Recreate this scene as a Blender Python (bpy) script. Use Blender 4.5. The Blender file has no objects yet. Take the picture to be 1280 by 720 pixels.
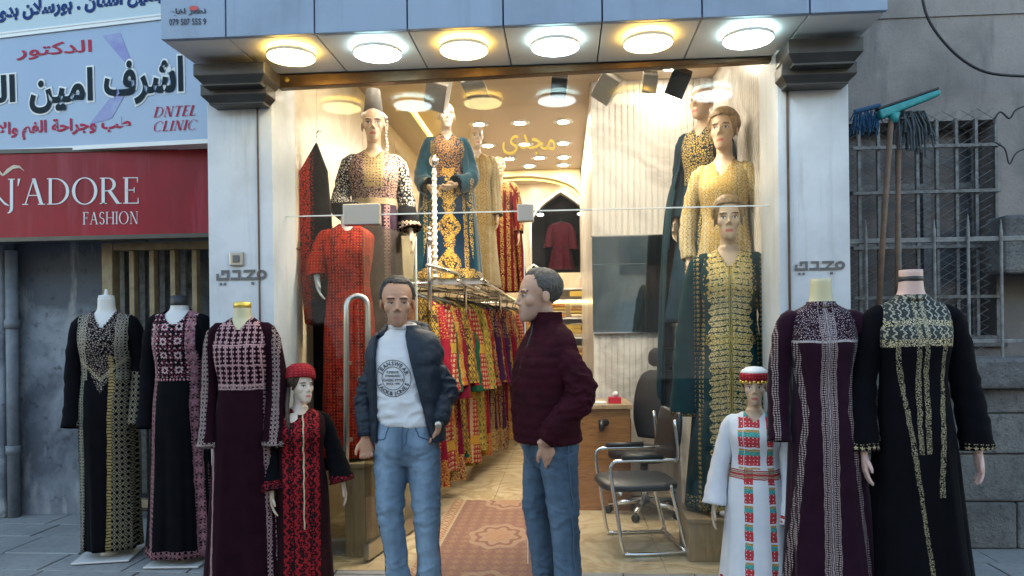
import bpy, math, random
from math import pi, sin, cos, radians as R
from mathutils import Vector, Matrix, noise
from mathutils.bvhtree import BVHTree
random.seed(7)
SC = bpy.context.scene
COL = SC.collection
# ------------------------------------------------------------------ camera, world, light
F, PU, PV, ALPHA, RHO, EYE = 925.0, 640.0, 411.0, math.atan(0.0699), 0.012, 1.45
cam = bpy.data.cameras.new('camera'); camo = bpy.data.objects.new('camera', cam); COL.objects.link(camo)
cam.sensor_fit = 'HORIZONTAL'; cam.sensor_width = 36; cam.lens = 36 * F / 1280
cam.shift_y = (PV - 360) / 1280; cam.clip_start = .05; cam.clip_end = 500
camo.matrix_world = (Matrix.Translation((0, 0, EYE)) @ Matrix.Rotation(ALPHA, 4, 'Z')
                     @ Matrix.Rotation(pi / 2, 4, 'X') @ Matrix.Rotation(-RHO, 4, 'Z'))
SC.camera = camo
W = bpy.data.worlds.new('World'); SC.world = W; W.use_nodes = True
sky = W.node_tree.nodes.new('ShaderNodeTexSky'); sky.sky_type = 'NISHITA'; sky.sun_disc = False
SUN_EL, SUN_ROT = R(24), R(12)
sky.sun_elevation = SUN_EL; sky.sun_rotation = SUN_ROT; sky.air_density = 1.5; sky.dust_density = 1.2; sky.ozone_density = 1.0
W.node_tree.links.new(sky.outputs[0], W.node_tree.nodes['Background'].inputs[0])
W.node_tree.nodes['Background'].inputs[1].default_value = 0.15
sl = bpy.data.lights.new('sun', 'SUN'); sl.energy = .5; sl.angle = R(12); sl.color = (1, .95, .88)
so = bpy.data.objects.new('sun', sl); COL.objects.link(so)
sd = Vector((sin(SUN_ROT) * cos(SUN_EL), cos(SUN_ROT) * cos(SUN_EL), sin(SUN_EL)))   # from behind the shop
so.rotation_euler = sd.to_track_quat('Z', 'Y').to_euler(); so.location = sd * 30
SC.view_settings.view_transform = 'Standard'; SC.view_settings.look = 'None'
SC.view_settings.exposure = 2.15; SC.view_settings.gamma = 1
SC.cycles.use_denoising = True; SC.cycles.max_bounces = 8; SC.cycles.transparent_max_bounces = 16
SC.cycles.sample_clamp_indirect = 4; SC.cycles.blur_glossy = .5
SC.cycles.caustics_reflective = False; SC.cycles.caustics_refractive = False

# ------------------------------------------------------------------ geometry helpers
def P(u, v, Y):
    """world point seen at photo position (u,v) on the plane at depth Y"""
    a, b = (u - PU) / F, (PV - v) / F
    a2, b2 = a * cos(RHO) + b * -sin(RHO) * -1, b * cos(RHO) - a * sin(RHO)
    d = Vector((-sin(ALPHA) + a2 * cos(ALPHA), cos(ALPHA) + a2 * sin(ALPHA), b2))
    return Vector((0, 0, EYE)) + d * (Y / d.y)
def PX(u, Y, v=411): return P(u, v, Y).x
def PZ(v, Y, u=640): return P(u, v, Y).z

class MB:
    def __init__(s): s.v = []; s.f = []
    def add(s, vs, fs):
        o = len(s.v); s.v += [Vector(p) for p in vs]; s.f += [tuple(i + o for i in f) for f in fs]; return s
    def join(s, m, mat=None):
        return s.add([mat @ p for p in m.v] if mat else m.v, m.f)
    def box(s, x0, x1, y0, y1, z0, z1, mat=None):
        v = [Vector(p) for p in ((x0,y0,z0),(x1,y0,z0),(x1,y1,z0),(x0,y1,z0),(x0,y0,z1),(x1,y0,z1),(x1,y1,z1),(x0,y1,z1))]
        if mat: v = [mat @ p for p in v]
        return s.add(v, [(0,3,2,1),(4,5,6,7),(0,1,5,4),(1,2,6,5),(2,3,7,6),(3,0,4,7)])
    def prism(s, poly, y0, y1):
        n = len(poly)
        return s.add([(x, y0, z) for x, z in poly] + [(x, y1, z) for x, z in poly],
              [tuple(range(n)), tuple(range(2*n-1, n-1, -1))] + [(i, i+n, (i+1) % n + n, (i+1) % n) for i in range(n)])
    def tube(s, path, r, n=10, cap=True, flat=1.0, flatdir=None):
        path = [Vector(p) for p in path]; m = len(path)
        rs = r if isinstance(r, (list, tuple)) else [r] * m
        up = Vector(flatdir) if flatdir else None; vs = []
        for i, p in enumerate(path):
            t = (path[min(i+1, m-1)] - path[max(i-1, 0)])
            t = t.normalized() if t.length > 1e-9 else Vector((0, 0, 1))
            if up is None: up = Vector((0, 1, 0)) if abs(t.y) < .9 else Vector((1, 0, 0))
            a = (up - t * up.dot(t)).normalized(); b = t.cross(a); up = a
            for k in range(n):
                w = 2*pi*k/n; vs.append(p + a * (cos(w)*rs[i]*flat) + b * (sin(w)*rs[i]))
        fs = [(i*n+k, i*n+(k+1) % n, (i+1)*n+(k+1) % n, (i+1)*n+k) for i in range(m-1) for k in range(n)]
        if cap: fs += [tuple(range(n-1, -1, -1)), tuple((m-1)*n+k for k in range(n))]
        return s.add(vs, fs)
    def lathe(s, prof, n=24, c=(0, 0, 0), axis='Z'):
        vs = []
        for r, z in prof:
            for k in range(n):
                w = 2*pi*k/n; vs.append(Vector(c) + (Vector((r*cos(w), r*sin(w), z)) if axis == 'Z' else Vector((r*cos(w), -z, r*sin(w)))))
        m = len(prof)
        return s.add(vs, [(i*n+k, i*n+(k+1) % n, (i+1)*n+(k+1) % n, (i+1)*n+k) for i in range(m-1) for k in range(n)]
              + [tuple(range(n-1, -1, -1)), tuple((m-1)*n+k for k in range(n))])
    def ell(s, c, r, mat=None, nu=16, nv=10):
        vs = []; c = Vector(c)
        for j in range(nv+1):
            t = pi*j/nv
            for k in range(nu):
                w = 2*pi*k/nu; q = Vector((r[0]*sin(t)*cos(w), r[1]*sin(t)*sin(w), -r[2]*cos(t)))
                vs.append(c + (mat @ q if mat else q))
        return s.add(vs, [(j*nu+k, j*nu+(k+1) % nu, (j+1)*nu+(k+1) % nu, (j+1)*nu+k) for j in range(nv) for k in range(nu)])
    def loft(s, secs, n=32, p=2.0, cap=True, fn=None):
        """secs: (z, rx, ry, cx, cy)"""
        vs = []
        for (z, rx, ry, cx, cy) in secs:
            for k in range(n):
                w = 2*pi*k/n; c, d = cos(w), sin(w)
                x = math.copysign(abs(c)**(2/p), c)*rx; y = math.copysign(abs(d)**(2/p), d)*ry
                q = 1 if fn is None else fn(w, z)
                vs.append((cx + x*q, cy + y*q, z))
        m = len(secs)
        fs = [(i*n+k, i*n+(k+1) % n, (i+1)*n+(k+1) % n, (i+1)*n+k) for i in range(m-1) for k in range(n)]
        if cap: fs += [tuple(range(n-1, -1, -1)), tuple((m-1)*n+k for k in range(n))]
        return s.add(vs, fs)
    def mesh(s, name, smooth=False):
        me = bpy.data.meshes.new(name); me.from_pydata([tuple(p) for p in s.v], [], s.f); me.validate()
        if smooth: me.polygons.foreach_set('use_smooth', [True]*len(me.polygons))
        return me
    def build(s, name, mat, parent=None, smooth=False, bevel=0, **kw):
        return link(name, s.mesh(name, smooth), mat, parent, bevel, **kw)

def link(name, me, mat, parent=None, bevel=0, loc=None, rotz=0):
    o = bpy.data.objects.new(name, me); COL.objects.link(o)
    if mat and not me.materials: me.materials.append(mat)
    if parent: o.parent = parent
    if loc is not None: o.location = loc
    if rotz: o.rotation_euler[2] = rotz
    if bevel:
        b = o.modifiers.new('bevel', 'BEVEL'); b.width = bevel; b.segments = 2; b.limit_method = 'ANGLE'; b.angle_limit = R(40)
        b.harden_normals = False
    return o
def tag(o, label=None, cat=None, group=None, kind=None):
    if label: o['label'] = label
    if cat: o['category'] = cat
    if group: o['group'] = group
    if kind: o['kind'] = kind
    return o
def thing(name, label, cat, loc=(0, 0, 0), rotz=0, group=None):
    o = bpy.data.objects.new(name, None); COL.objects.link(o); o.location = loc; o.rotation_euler = (0, 0, rotz)
    o.empty_display_size = .1
    return tag(o, label, cat, group)
def copy_tree(o, parent=None):
    c = o.copy(); COL.objects.link(c)
    if parent: c.parent = parent
    for ch in o.children: copy_tree(ch, c)
    return c
def union(mb, voxel, smooth=4, name='body'):
    me = mb.mesh('tmp'); o = bpy.data.objects.new('tmp', me); COL.objects.link(o)
    m = o.modifiers.new('r', 'REMESH'); m.mode = 'VOXEL'; m.voxel_size = voxel
    if smooth:
        q = o.modifiers.new('s', 'SMOOTH'); q.factor = .5; q.iterations = smooth
    dg = bpy.context.evaluated_depsgraph_get(); dg.update()
    out = bpy.data.meshes.new_from_object(o.evaluated_get(dg)); out.name = name
    bpy.data.objects.remove(o); bpy.data.meshes.remove(me)
    out.polygons.foreach_set('use_smooth', [True]*len(out.polygons))
    return out
def crinkle(me, amp, sc, seed=0, fn=None, ridge=False):
    ns = [v.normal.copy() for v in me.vertices]
    for v, n in zip(me.vertices, ns):
        p = v.co; q = Vector((p.x*sc[0]+seed, p.y*sc[1], p.z*sc[2]))
        w = 1 if fn is None else fn(p)
        k = noise.noise(q) + .5*noise.noise(q*2.1)
        if ridge: k = 1.2*((1-min(1, abs(k)*1.6))**2) - .35
        v.co = p + n * (amp * w * k)
    me.update()
def paint(me, fn):
    a = me.color_attributes.new('Col', 'FLOAT_COLOR', 'POINT')
    buf = []
    for v in me.vertices: buf += list(fn(v.co)) + [1.0]
    a.data.foreach_set('color', buf)
def spline(pts, k=6):
    """Catmull-Rom through tuples"""
    pts = [list(p) for p in pts]; out = []
    for i in range(len(pts)-1):
        p0, p1, p2, p3 = pts[max(i-1, 0)], pts[i], pts[i+1], pts[min(i+2, len(pts)-1)]
        for j in range(k):
            t = j/k
            out.append(tuple(.5*((2*b)+(-a+c)*t+(2*a-5*b+4*c-d)*t*t+(-a+3*b-3*c+d)*t**3) for a, b, c, d in zip(p0, p1, p2, p3)))
    out.append(tuple(pts[-1])); return out

# ------------------------------------------------------------------ shader helpers
NT = None
class V:
    def __init__(s, k): s.k = k
    def __add__(a, b): return mth('ADD', a, b)
    __radd__ = __add__
    def __sub__(a, b): return mth('SUBTRACT', a, b)
    def __rsub__(a, b): return mth('SUBTRACT', b, a)
    def __mul__(a, b): return mth('MULTIPLY', a, b)
    __rmul__ = __mul__
    def __truediv__(a, b): return mth('DIVIDE', a, b)
    def __neg__(a): return mth('MULTIPLY', a, -1.0)
def put(sock, val):
    if isinstance(val, V): NT.links.new(val.k, sock)
    elif isinstance(val, (tuple, list)): sock.default_value = (*val, 1.0) if len(sock.default_value) == 4 and len(val) == 3 else val
    else: sock.default_value = val
def mth(op, a, b=None, c=None):
    n = NT.nodes.new('ShaderNodeMath'); n.operation = op
    put(n.inputs[0], a)
    if b is not None: put(n.inputs[1], b)
    if c is not None: put(n.inputs[2], c)
    return V(n.outputs[0])
def ab(a): return mth('ABSOLUTE', a)
def lt(a, b): return mth('LESS_THAN', a, b)
def gt(a, b): return mth('GREATER_THAN', a, b)
def mx(a, b): return mth('MAXIMUM', a, b)
def mn(a, b): return mth('MINIMUM', a, b)
def snn(a): return mth('SINE', a)
def fr(a): return mth('FRACT', a)
def tri(x, p): return ab(fr(x / p + 50.0) - .5) * 2
def band(x, a, b): return gt(x, a) * lt(x, b)
def near(x, c, w): return lt(ab(x - c), w)
def inv(m): return 1.0 - m
def mixc(a, b, f):
    n = NT.nodes.new('ShaderNodeMix'); n.data_type = 'RGBA'
    put(n.inputs[0], f); put(n.inputs[6], a); put(n.inputs[7], b); return V(n.outputs[2])
def xyz(kind='Object'):
    t = NT.nodes.new('ShaderNodeTexCoord'); s = NT.nodes.new('ShaderNodeSeparateXYZ')
    NT.links.new(t.outputs[kind], s.inputs[0]); return V(s.outputs[0]), V(s.outputs[1]), V(s.outputs[2])
def vec(x, y, z):
    n = NT.nodes.new('ShaderNodeCombineXYZ'); put(n.inputs[0], x); put(n.inputs[1], y); put(n.inputs[2], z); return V(n.outputs[0])
def noi(sc, det=4, ro=.55, v=None, dist=0):
    n = NT.nodes.new('ShaderNodeTexNoise'); n.inputs['Scale'].default_value = sc; n.inputs['Detail'].default_value = det
    n.inputs['Roughness'].default_value = ro; n.inputs['Distortion'].default_value = dist
    if v is None:
        t = NT.nodes.new('ShaderNodeTexCoord'); v = V(t.outputs['Object'])
    NT.links.new(v.k, n.inputs['Vector']); return V(n.outputs[0])
def vor(sc, v=None, feat='F1', out=0):
    n = NT.nodes.new('ShaderNodeTexVoronoi'); n.feature = feat; n.inputs['Scale'].default_value = sc
    if v is None:
        t = NT.nodes.new('ShaderNodeTexCoord'); v = V(t.outputs['Object'])
    NT.links.new(v.k, n.inputs['Vector']); return V(n.outputs[out])
def ramp(x, a, b):
    n = NT.nodes.new('ShaderNodeMapRange'); put(n.inputs[0], x); n.inputs[1].default_value = a; n.inputs[2].default_value = b; return V(n.outputs[0])
def rnd():
    n = NT.nodes.new('ShaderNodeObjectInfo'); return V(n.outputs['Random'])
def begin(name):
    global NT
    m = bpy.data.materials.new(name); m.use_nodes = True; NT = m.node_tree
    return m, NT.nodes['Principled BSDF']
def bump(p, h, st=.3, d=.01):
    n = NT.nodes.new('ShaderNodeBump'); n.inputs['Strength'].default_value = st; n.inputs['Distance'].default_value = d
    put(n.inputs['Height'], h); NT.links.new(n.outputs[0], p.inputs['Normal'])
def plain(name, c, rough=.5, metal=0, c2=None, sc=20, var=0, bmp=0, bsc=None, bd=.004, coat=0, spec=None):
    m, p = begin(name)
    col = c
    if c2: col = mixc(c, c2, ramp(noi(sc, 5, .6), .35, .65))
    if var:
        col = mixc(col, (0, 0, 0), rnd() * var)
    put(p.inputs['Base Color'], col); p.inputs['Metallic'].default_value = metal
    put(p.inputs['Roughness'], ramp(noi(sc*.7, 3), -.5, 2.0) * .3 + (rough - .12) if rough > .2 else rough)
    if spec is not None: p.inputs['Specular IOR Level'].default_value = spec
    if coat: p.inputs['Coat Weight'].default_value = coat
    if bmp: bump(p, noi(bsc or sc*3, 5, .6), bmp, bd)
    return m
def emit(name, c, st, rim=None):
    m, p = begin(name); p.inputs['Base Color'].default_value = (.8, .8, .8, 1)
    p.inputs['Emission Color'].default_value = (*c, 1); p.inputs['Emission Strength'].default_value = st
    return m
def glass(name, tint=(.97, .985, .98), gl=1.0, ghost=0.0):
    m, p = begin(name); NT.nodes.remove(p)
    out = NT.nodes['Material Output']; lw = NT.nodes.new('ShaderNodeLayerWeight'); lw.inputs[0].default_value = .5
    f = mth('POWER', V(lw.outputs['Facing']), 5.0) * .9 + .024 * gl
    t = NT.nodes.new('ShaderNodeBsdfTransparent'); t.inputs[0].default_value = (*tint, 1)
    g = NT.nodes.new('ShaderNodeBsdfGlossy'); g.inputs['Roughness'].default_value = .0; g.inputs[0].default_value = (1, 1, 1, 1)
    mxn = NT.nodes.new('ShaderNodeMixShader'); put(mxn.inputs[0], f); NT.links.new(t.outputs[0], mxn.inputs[1]); NT.links.new(g.outputs[0], mxn.inputs[2])
    NT.links.new(mxn.outputs[0], out.inputs[0]); return m
def emb(name, base, fn, rough=.85, sheen=.02, metal=.35, base2=None, bd=.003, bst=.6):
    """cloth with embroidery: fn(x,y,z) -> [(mask, colour)]; x sideways, y depth, z height on the wearer"""
    m, p = begin(name); x, y, z = xyz()
    x = x + (noi(16, 2) - .5) * .016; z = z + (noi(13, 2) - .5) * .018
    col = mixc(base, base2 or tuple(c*.6 for c in base), ramp(noi(9, 4), .3, .7)); tot = None
    for mk, c in fn(x, y, z):
        g = noi(230, 3, .7); c2 = mixc(c, tuple(k*.25 for k in c), ramp(g, .42, .66)) if not isinstance(c, V) else c
        col = mixc(col, c2, mk); tot = mk if tot is None else mx(tot, mk)
    put(p.inputs['Base Color'], col)
    if tot is None: tot = noi(120, 3)
    else: put(p.inputs['Metallic'], tot * metal)
    put(p.inputs['Roughness'], rough - tot * .32)
    p.inputs['Sheen Weight'].default_value = sheen; p.inputs['Sheen Roughness'].default_value = .4
    p.inputs['Specular IOR Level'].default_value = .06
    bump(p, tot * .7 + noi(220, 3) * .5, bst, bd)
    return m
# embroidery motifs: masks in metres
def lattice(x, z, p, q=None):
    d = tri(x, p) + tri(z, q or p); return mx(near(d, 1.0, .2), lt(d, .42))
def diamonds(x, z, p, q=None, t=.75): return lt(tri(x, p) + tri(z, q or p), t)
def flower(x, z, p, q=None):
    a = fr(x/p + 50.0) - .5; b = fr(z/(q or p) + 50.0) - .5
    r = mth('SQRT', a*a + b*b); w = mth('ARCTAN2', b, a)
    return lt(r, snn(w*5.0)*.13 + .3)
def vine(x, z, p, a=.35, t=.22):
    s = snn(z * (2*pi/p)); d = fr(x/p + s*a*.5 + 50.0) - .5
    return mx(lt(ab(d), t*.5), lt(vor(2.2/p), .3))
def sequin(sc, t=.07): return gt(vor(sc, feat='DISTANCE_TO_EDGE'), t)
def dots(x, z, p, r=.3):
    a = fr(x/p + 50.0) - .5; b = fr(z/p + 50.0) - .5; return lt(a*a + b*b, r*r)

# ------------------------------------------------------------------ lettering
TAB = {}
import unicodedata
for cp in range(0xFE80, 0xFEF5):
    d = unicodedata.decomposition(chr(cp)).split()
    if len(d) == 2: TAB.setdefault(chr(int(d[1], 16)), {})[d[0]] = chr(cp)
def shape(s):
    dual = lambda c: c in TAB and '<initial>' in TAB[c]
    out = []; i = 0; prev = False
    while i < len(s):
        c = s[i]
        if c == 'ل' and i+1 < len(s) and s[i+1] == 'ا':
            out.append('\ufefc' if prev else '\ufefb'); prev = False; i += 2; continue
        if c not in TAB: out.append(c); prev = False; i += 1; continue
        nx = i+1 < len(s) and dual(c) and s[i+1] in TAB and '<final>' in TAB[s[i+1]]
        p = prev and '<final>' in TAB[c]
        out.append(TAB[c].get('<medial>' if p and nx else '<final>' if p else '<initial>' if nx else '<isolated>', c))
        prev = nx; i += 1
    return ''.join(reversed(out))
def textmb(s, bold=0.0, arabic=False, spacing=1.0):
    c = bpy.data.curves.new('t', 'FONT'); c.body = shape(s) if arabic else s; c.size = 1; c.offset = bold; c.resolution_u = 3
    c.space_character = spacing
    o = bpy.data.objects.new('t', c); COL.objects.link(o)
    dg = bpy.context.evaluated_depsgraph_get(); dg.update()
    me = bpy.data.meshes.new_from_object(o.evaluated_get(dg))
    mb = MB(); mb.v = [Vector((v.co.x, 0, v.co.y)) for v in me.vertices]; mb.f = [tuple(p.vertices) for p in me.polygons]
    bpy.data.objects.remove(o); bpy.data.meshes.remove(me); bpy.data.curves.remove(c)
    return layered(mb)
def layered(mb, st=.0004):
    """lift every separate glyph a little so no two faces share a plane"""
    par = list(range(len(mb.v)))
    def find(a):
        while par[a] != a: par[a] = par[par[a]]; a = par[a]
        return a
    for f in mb.f:
        for k in f[1:]: par[find(k)] = find(f[0])
    ids = {}
    for i, v in enumerate(mb.v):
        k = ids.setdefault(find(i), len(ids)); v.y = -(k % 5) * st
    return mb
def bbox(mb):
    xs = [v.x for v in mb.v]; zs = [v.z for v in mb.v]; return min(xs), max(xs), min(zs), max(zs)
def on_quad(mb, q, off=.004, shear=0, bb=None):
    """map the flat lettering's bounding box on four world corners (tl, tr, br, bl)"""
    x0, x1, z0, z1 = bb or bbox(mb)
    tl, tr, br, bl = q; n = (tr-tl).cross(bl-tl).normalized()
    if n.y > 0: n = -n
    out = MB(); out.f = mb.f
    for v in mb.v:
        b = (v.z-z0)/(z1-z0); a = (v.x-x0)/(x1-x0) + shear*(b-.5)
        out.v.append((bl*(1-a)+br*a)*(1-b) + (tl*(1-a)+tr*a)*b + n*(off - v.y))
    return out
def ring2(cx, cz, ro, ri, a0=0, a1=2*pi, n=28):
    """flat ring piece, outer/inner (rx,rz) radii"""
    m = MB(); vs = []
    for k in range(n+1):
        w = a0+(a1-a0)*k/n; vs += [(cx+ro[0]*cos(w), 0, cz+ro[1]*sin(w)), (cx+ri[0]*cos(w), 0, cz+ri[1]*sin(w))]
    return m.add(vs, [(2*k, 2*k+1, 2*k+3, 2*k+2) for k in range(n)])
def bar2(x0, z0, x1, z1, w0, w1=None):
    w1 = w0 if w1 is None else w1
    return MB().add([(x0-w0/2, 0, z0), (x0+w0/2, 0, z0), (x1+w1/2, 0, z1), (x1-w1/2, 0, z1)], [(0, 1, 2, 3)])
def rect2(x0, x1, z0, z1): return MB().add([(x0, 0, z0), (x1, 0, z0), (x1, 0, z1), (x0, 0, z1)], [(0, 1, 2, 3)])
def serif(s, tk=.12, th=.035, gap=.1):
    """roman capitals with thick and thin strokes"""
    out = MB(); X = 0
    def foot(x, z, w=.26): return rect2(x-w/2, x+w/2, z-.0 if z < .5 else z-th, z+th if z < .5 else z)
    for ch in s:
        g = []; w = .6
        if ch == ' ': X += .4; continue
        if ch == "'": w = .12; g = [bar2(.03, .72, .08, 1.0, .03, .1)]
        if ch == 'I': w = .26; g = [rect2(.13-tk/2, .13+tk/2, 0, 1), foot(.13, 0), foot(.13, 1)]
        if ch == 'J': w = .3; g = [rect2(.17-tk/2, .17+tk/2, -.12, 1), foot(.17, 1), ring2(.02, -.12, (.21, .2), (.09, .16), -pi/2, 0, 8)]
        if ch == 'A': w = .84; g = [bar2(.1, 0, .42, 1, th*1.3), bar2(.72, 0, .42, 1, tk*1.1), rect2(.2, .62, .34, .34+th), foot(.1, 0, .22), foot(.72, 0, .28)]
        if ch == 'D': w = .86; g = [rect2(.13-tk/2, .13+tk/2, 0, 1), ring2(.3, .5, (.54, .5), (.42, .465), -pi/2, pi/2), rect2(0, .3, 0, th), rect2(0, .3, 1-th, 1)]
        if ch in 'OCG':
            w = .96 if ch == 'O' else .86; a = (0, 2*pi) if ch == 'O' else (.75, 2*pi-.75)
            g = [ring2(.48, .5, (.48, .52), (.36, .485), *a)]
            if ch == 'C': g.append(bar2(.81, .68, .83, .9, .03))
        if ch == 'R': w = .78; g = [rect2(.13-tk/2, .13+tk/2, 0, 1), ring2(.3, .74, (.3, .26), (.18, .225), -pi/2, pi/2, 12), rect2(0, .3, 1-th, 1), rect2(.1, .3, .48, .48+th), bar2(.7, 0, .36, .5, tk*1.2), foot(.13, 0), foot(.72, 0, .2)]
        if ch in 'EFL':
            w = .6; g = [rect2(.13-tk/2, .13+tk/2, 0, 1), foot(.13, 0), foot(.13, 1)]
            if ch in 'EF': g += [rect2(.1, .55, 1-th, 1), bar2(.54, .8, .54, 1, .02, .05), rect2(.1, .42, .5, .5+th), bar2(.42, .42, .42, .62, .03)]
            if ch in 'EL': g += [rect2(.1, .58, 0, th), bar2(.57, 0, .57, .22, .05, .02)]
        if ch == 'T': w = .7; g = [rect2(.35-tk/2, .35+tk/2, 0, 1), foot(.35, 0), rect2(.02, .68, 1-th, 1), bar2(.03, .78, .03, 1, .02, .05), bar2(.67, .78, .67, 1, .02, .05)]
        if ch == 'H': w = .86; g = [rect2(.13-tk/2, .13+tk/2, 0, 1), rect2(.73-tk/2, .73+tk/2, 0, 1), rect2(.1, .75, .5, .5+th)] + [foot(a, b) for a in (.13, .73) for b in (0, 1)]
        if ch == 'N': w = .86; g = [rect2(.13-th/2, .13+th/2, 0, 1), rect2(.73-th/2, .73+th/2, 0, 1), bar2(.7, 0, .16, 1, tk*1.1), foot(.13, 0, .2), foot(.73, 1, .2), foot(.08, 1, .16)]
        if ch == 'S':
            w = .56; g = [ring2(.28, .74, (.25, .27), (.16, .22), .5, 1.5*pi, 14), ring2(.28, .25, (.26, .27), (.15, .22), -pi+.3, pi/2, 14)]
        for k in g:
            out.join(k, Matrix.Translation((X, 0, 0)))
        X += w + gap
    return layered(out)
def quad(u0, v0, u1, v1, Y0, Y1=None, sl=None, du=0):
    """corners tl,tr,br,bl of a photo rectangle, on a plane from Y0 (left) to Y1 (right); sl = slope of its edges"""
    Y1 = Y0 if Y1 is None else Y1; s = (u1-u0)*(-.02 if sl is None else sl)
    return [P(u0, v0, Y0), P(u1, v0+s, Y1), P(u1, v1+s, Y1), P(u0, v1, Y0)]
def anchor(root, loc):
    loc = Vector(loc); root.location = loc
    for ch in root.children: ch.location = ch.location - loc
    return root
# ------------------------------------------------------------------ materials of the place
M = {}
def panel(name, c, amt=.5):
    m, p = begin(name); x, y, z = xyz(); a = noi(3, 6, .65, vec(x*5.0, y*5.0, z*.35)); b = noi(2.2, 6, .6); c_ = noi(45, 4, .7)
    col = mixc(c, tuple(k*.80 for k in c), ramp(b, .42, .66)); col = mixc(col, tuple(k*q for k, q in zip(c, (.60, .57, .52))), ramp(a, .55, .75)*amt); col = mixc(col, tuple(k*.5 for k in c), ramp(c_, .62, .75)*amt*.5)
    put(p.inputs['Base Color'], col); put(p.inputs['Roughness'], ramp(a, .3, .8)*.3 + .28); bump(p, b, .08, .01); return m
M['white_panel'] = panel('white_panel', (.60, .62, .65), .6)
M['fascia'] = panel('fascia', (.27, .34, .45), .35)
M['soffit'] = plain('soffit', (.80, .78, .74), .5)
M['cap'] = plain('cap', (.075, .07, .065), .35, .3, (.05, .048, .045), 6)
M['bronze'] = plain('bronze', (.16, .10, .055), .35, .7, (.10, .06, .035), 8)
M['dark_gap'] = plain('dark_gap', (.02, .02, .022), .8)
M['chrome'] = plain('chrome', (.75, .75, .74), .16, 1)
M['steel'] = plain('steel', (.44, .42, .38), .34, 1)
M['black'] = plain('black', (.015, .015, .016), .45)
M['black_leather'] = plain('black_leather', (.018, .018, .02), .38, bmp=.3, sc=60)
M['letter_grey'] = plain('letter_grey', (.13, .14, .15), .35, .5)
M['gold'] = plain('gold', (.75, .5, .09), .3, .6)
M['seam'] = plain('seam', (.72, .76, .74), .2)
M['velvet'] = plain('velvet', (.004, .004, .005), .9, spec=.05)
M['glass'] = glass('glass'); M['door_glass'] = glass('door_glass', (.80, .84, .81), 1.5)
def marble(name, c, c2, sc, rough=.25, bmp=0):
    m, p = begin(name); n = noi(sc, 6, .6, dist=1.2); w = ab(n - .5) * 2.0
    put(p.inputs['Base Color'], mixc(mixc(c2, c, ramp(w, .0, .16)), tuple(k*.85 for k in c), ramp(noi(sc*.6, 3), .4, .75)))
    p.inputs['Roughness'].default_value = rough; return m
M['wall_cream'] = marble('wall_cream', (.62, .52, .37), (.50, .39, .26), 1.6, .3)
M['wall_marble'] = marble('wall_marble', (.70, .66, .60), (.45, .41, .37), 1.1, .3)
M['rib'] = marble('rib', (.68, .65, .60), (.40, .37, .34), .9, .35)
M['floor_tile'] = marble('floor_tile', (.60, .50, .33), (.40, .30, .16), 2.2, .16)
M['ceiling'] = plain('ceiling', (.55, .44, .33), .7)
M['wood'] = None
m, p = begin('wood'); x, y, z = xyz(); g = noi(6, 5, .6, vec(x*1.0, y*1.0, z*9.0), 1.0)
put(p.inputs['Base Color'], mixc((.36, .17, .055), (.20, .085, .025), ramp(g, .35, .7))); p.inputs['Roughness'].default_value = .35; M['wood'] = m
m, p = begin('pale_wood'); x, y, z = xyz(); g = noi(5, 5, .6, vec(x*6.0, y*6.0, z*.6), .8)
put(p.inputs['Base Color'], mixc((.42, .30, .17), (.28, .19, .10), ramp(g, .35, .7))); p.inputs['Roughness'].default_value = .4; M['pale_wood'] = m
m, p = begin('old_plaster'); x, y, z = xyz()
a = noi(1.3, 7, .62, dist=.6); b = noi(5, 6, .6, vec(x*1.0, y*1.0, z*.25)); c = noi(14, 4)
col = mixc((.26, .285, .32), (.10, .112, .135), ramp(a, .40, .58)); col = mixc(col, (.40, .40, .39), ramp(b, .56, .68) * .75); col = mixc(col, (.045, .048, .055), ramp(c, .58, .72) * .75)
put(p.inputs['Base Color'], col); p.inputs['Roughness'].default_value = .9; bump(p, a + c*.3, .6, .03); M['old_plaster'] = m
m, p = begin('stone_wall'); x, y, z = xyz()
a = noi(.8, 7, .6); b = noi(3, 6, .6, vec(x*1.4, y*1.0, z*.3)); c = noi(38, 3)
col = mixc((.29, .255, .235), (.18, .162, .152), ramp(a, .42, .58)); col = mixc(col, (.10, .098, .10), ramp(b, .52, .68) * .75); col = mixc(col, (.33, .31, .29), ramp(noi(2.2, 6, .65), .58, .72) * .4)
put(p.inputs['Base Color'], col); col = mixc(col, (.09, .085, .082), ramp(noi(52, 4, .7), .56, .70) * .45); put(p.inputs['Base Color'], col)
p.inputs['Roughness'].default_value = .95; bump(p, a*.6 + c*.4, .6, .015); M['stone_wall'] = m
m, p = begin('rough_block'); a = noi(2.2, 7, .65); b = noi(22, 6, .7)
col = mixc((.25, .24, .225), (.14, .137, .134), ramp(a, .40, .60)); col = mixc(col, (.07, .072, .078), ramp(b, .54, .68) * .85); col = mixc(col, (.33, .33, .32), ramp(noi(7, 5), .6, .75) * .6)
put(p.inputs['Base Color'], col); col = mixc(col, (.05, .05, .052), ramp(noi(70, 4, .7), .54, .68) * .55); put(p.inputs['Base Color'], col)
p.inputs['Roughness'].default_value = .95; bump(p, b + a + noi(60, 5, .7)*.6, 1.0, .03); M['rough_block'] = m
m, p = begin('paving'); a = noi(1.7, 6, .6); b = noi(16, 5, .65); r = rnd()
col = mixc((.30, .295, .28), (.19, .188, .182), ramp(a, .35, .65)); col = mixc(col, (.075, .08, .09), ramp(b, .55, .72)*.6); col = mixc(col, (.28, .285, .29), r * .35)
put(p.inputs['Base Color'], col); put(p.inputs['Roughness'], ramp(b, .2, .9)*.4 + .4); bump(p, b, .4, .01); M['paving'] = m
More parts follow.
